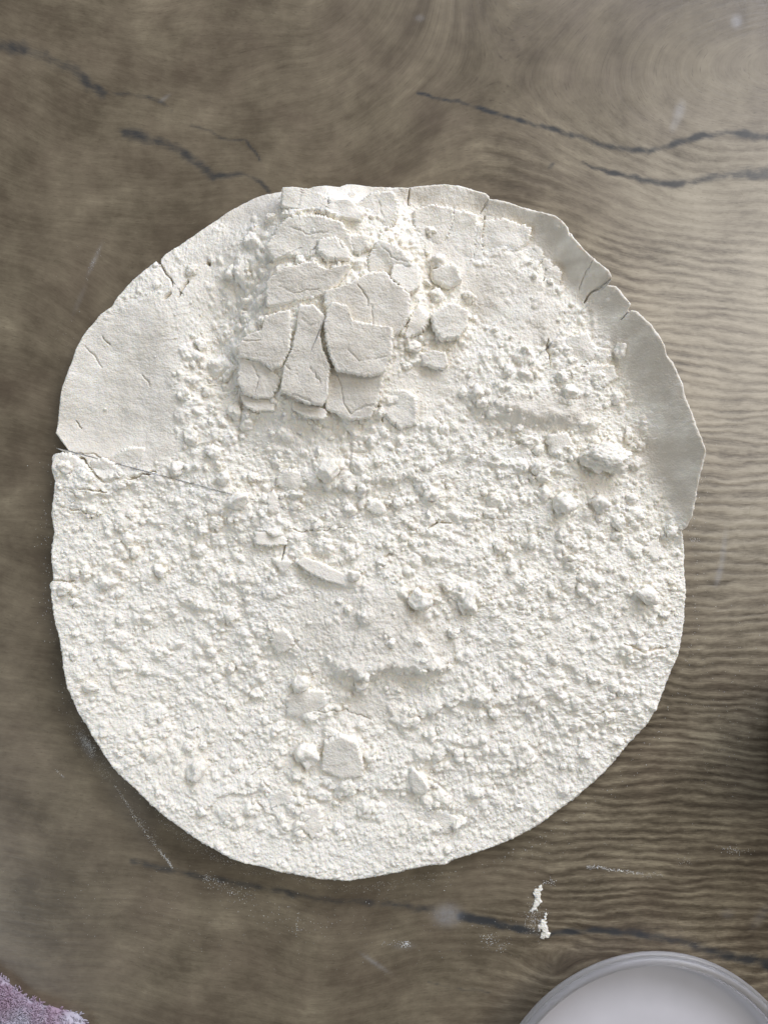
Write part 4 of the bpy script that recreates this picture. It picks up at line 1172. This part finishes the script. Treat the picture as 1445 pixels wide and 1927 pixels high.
# ------------------------------------------------------------------ terry cloth, lower left
def cloth():
    m, nt, N, L, P = new_mat('terry')
    geo = nd(N, 'ShaderNodeNewGeometry')
    nz = nd(N, 'ShaderNodeTexNoise'); nz.inputs['Scale'].default_value = 70; nz.inputs['Detail'].default_value = 2
    L.new(geo.outputs['Position'], nz.inputs['Vector'])
    rp = nd(N, 'ShaderNodeValToRGB')
    rp.color_ramp.elements[0].position = 0.40; rp.color_ramp.elements[0].color = (0.42, 0.31, 0.385, 1)
    rp.color_ramp.elements[1].position = 0.56; rp.color_ramp.elements[1].color = (0.53, 0.50, 0.565, 1)
    L.new(nz.outputs['Fac'], rp.inputs['Fac']); L.new(rp.outputs['Color'], P.inputs['Base Color'])
    P.inputs['Roughness'].default_value = 1.0; P.inputs['Specular IOR Level'].default_value = 0.05
    root = bpy.data.objects.new('towel', None)
    COL.objects.link(root)
    cx, cy = -60.0, 2010.0
    root.location = worktop_xy(cx, cy)
    tag(root, 'fluffy pink and lilac terry towel edge at the lower left corner', 'towel')
    poly = [(-260,1790),(-120,1800),(-20,1826),(8,1842),(30,1862),(52,1880),(84,1892),(118,1900),(146,1906),(160,1920),(168,1945),(180,2010),(190,2120),(100,2200),(-120,2230),(-280,2140),(-320,1960)]
    P_ = np.array(poly, float)
    c = P_.mean(0)
    t = np.arctan2(P_[:, 1] - c[1], P_[:, 0] - c[0]); rr = np.hypot(P_[:, 0] - c[0], P_[:, 1] - c[1])
    s = np.argsort(t); t, rr = t[s], rr[s]
    t = np.concatenate([t - 2 * np.pi, t, t + 2 * np.pi]); rr = np.tile(rr, 3)
    r, th, q, ring = disc_grid(120)
    R = np.interp(th, t, rr)
    x = c[0] + r * R * np.cos(th); y = c[1] + r * R * np.sin(th)
    ed = (1 - r) * R
    z = 2 + 20 * np.sqrt(np.clip(1 - (1 - np.clip(ed / 26, 0, 1)) ** 2, 0, 1)) + fbm(x, y, 60, 3, 950) * 5 * np.clip(ed / 20, 0, 1) + fbm(x, y, 9, 2, 955) * 2.0 * np.clip(ed / 8, 0, 1)
    z = np.maximum(z, 1.0)
    co = np.stack([x, y, z], -1).reshape(-1, 3)
    edge = co[ring].copy(); edge[:, 2] = 0.2
    b = len(co); co = np.concatenate([co, edge]); mm = len(ring); k = np.arange(mm); k2 = (k + 1) % mm
    q = np.concatenate([q, np.stack([ring[k], b + k, b + k2, ring[k2]], -1)])[:, ::-1]
    loc = lambda p: np.stack([(p[:, 0] - cx) * PX, (cy - p[:, 1]) * PX, p[:, 2] * PX], -1)
    link_mesh('cloth', fast_mesh('cloth', loc(co), q), m, root)
    # pile: tapering loops of yarn
    rg = np.random.default_rng(9)
    V, T, n = [], [], 0
    xr, yr, zr, er = x.ravel(), y.ravel(), z.ravel(), ed.ravel()
    cand = np.where((xr > -90) & (yr < 2010))[0]
    for _ in range(5200):
        k_ = rg.choice(cand)
        p0 = np.array([xr[k_], yr[k_], zr[k_] - 1]) + np.append(rg.normal(0, 2.2, 2), 0)
        out = np.array([p0[0] - c[0], p0[1] - c[1]]); out /= np.linalg.norm(out)
        lean = 0.9 if er[k_] < 14 else 0.25
        d = np.array([out[0] * lean + rg.normal(0, 0.45), out[1] * lean + rg.normal(0, 0.45), 0.9 if er[k_] > 8 else 0.35])
        d /= np.linalg.norm(d)
        L_ = rg.uniform(6, 13); w = rg.uniform(0.8, 1.5)
        u_ = np.cross(d, [0, 0, 1.0]); u_ /= (np.linalg.norm(u_) + 1e-6); v_ = np.cross(d, u_)
        p1 = p0 + d * L_ * 0.6; p2 = p0 + d * L_ + np.array([rg.normal(0, 1.5), rg.normal(0, 1.5), 0])
        for p, ww in ((p0, w), (p1, w * 1.1)):
            for a in (0, 2.09, 4.19): V.append(p + (u_ * math.cos(a) + v_ * math.sin(a)) * ww)
        V.append(p2)
        for a in range(3):
            b_ = (a + 1) % 3
            T += [(n + a, n + b_, n + 3 + b_), (n + a, n + 3 + b_, n + 3 + a), (n + 3 + a, n + 3 + b_, n + 6)]
        n += 7
    V = np.array(V); V[:, 2] = np.maximum(V[:, 2], 0.3)
    pile = link_mesh('pile', fast_mesh('pile', loc(V), None, np.array(T)), m, root)
    tag(pile, kind='stuff')


cloth()
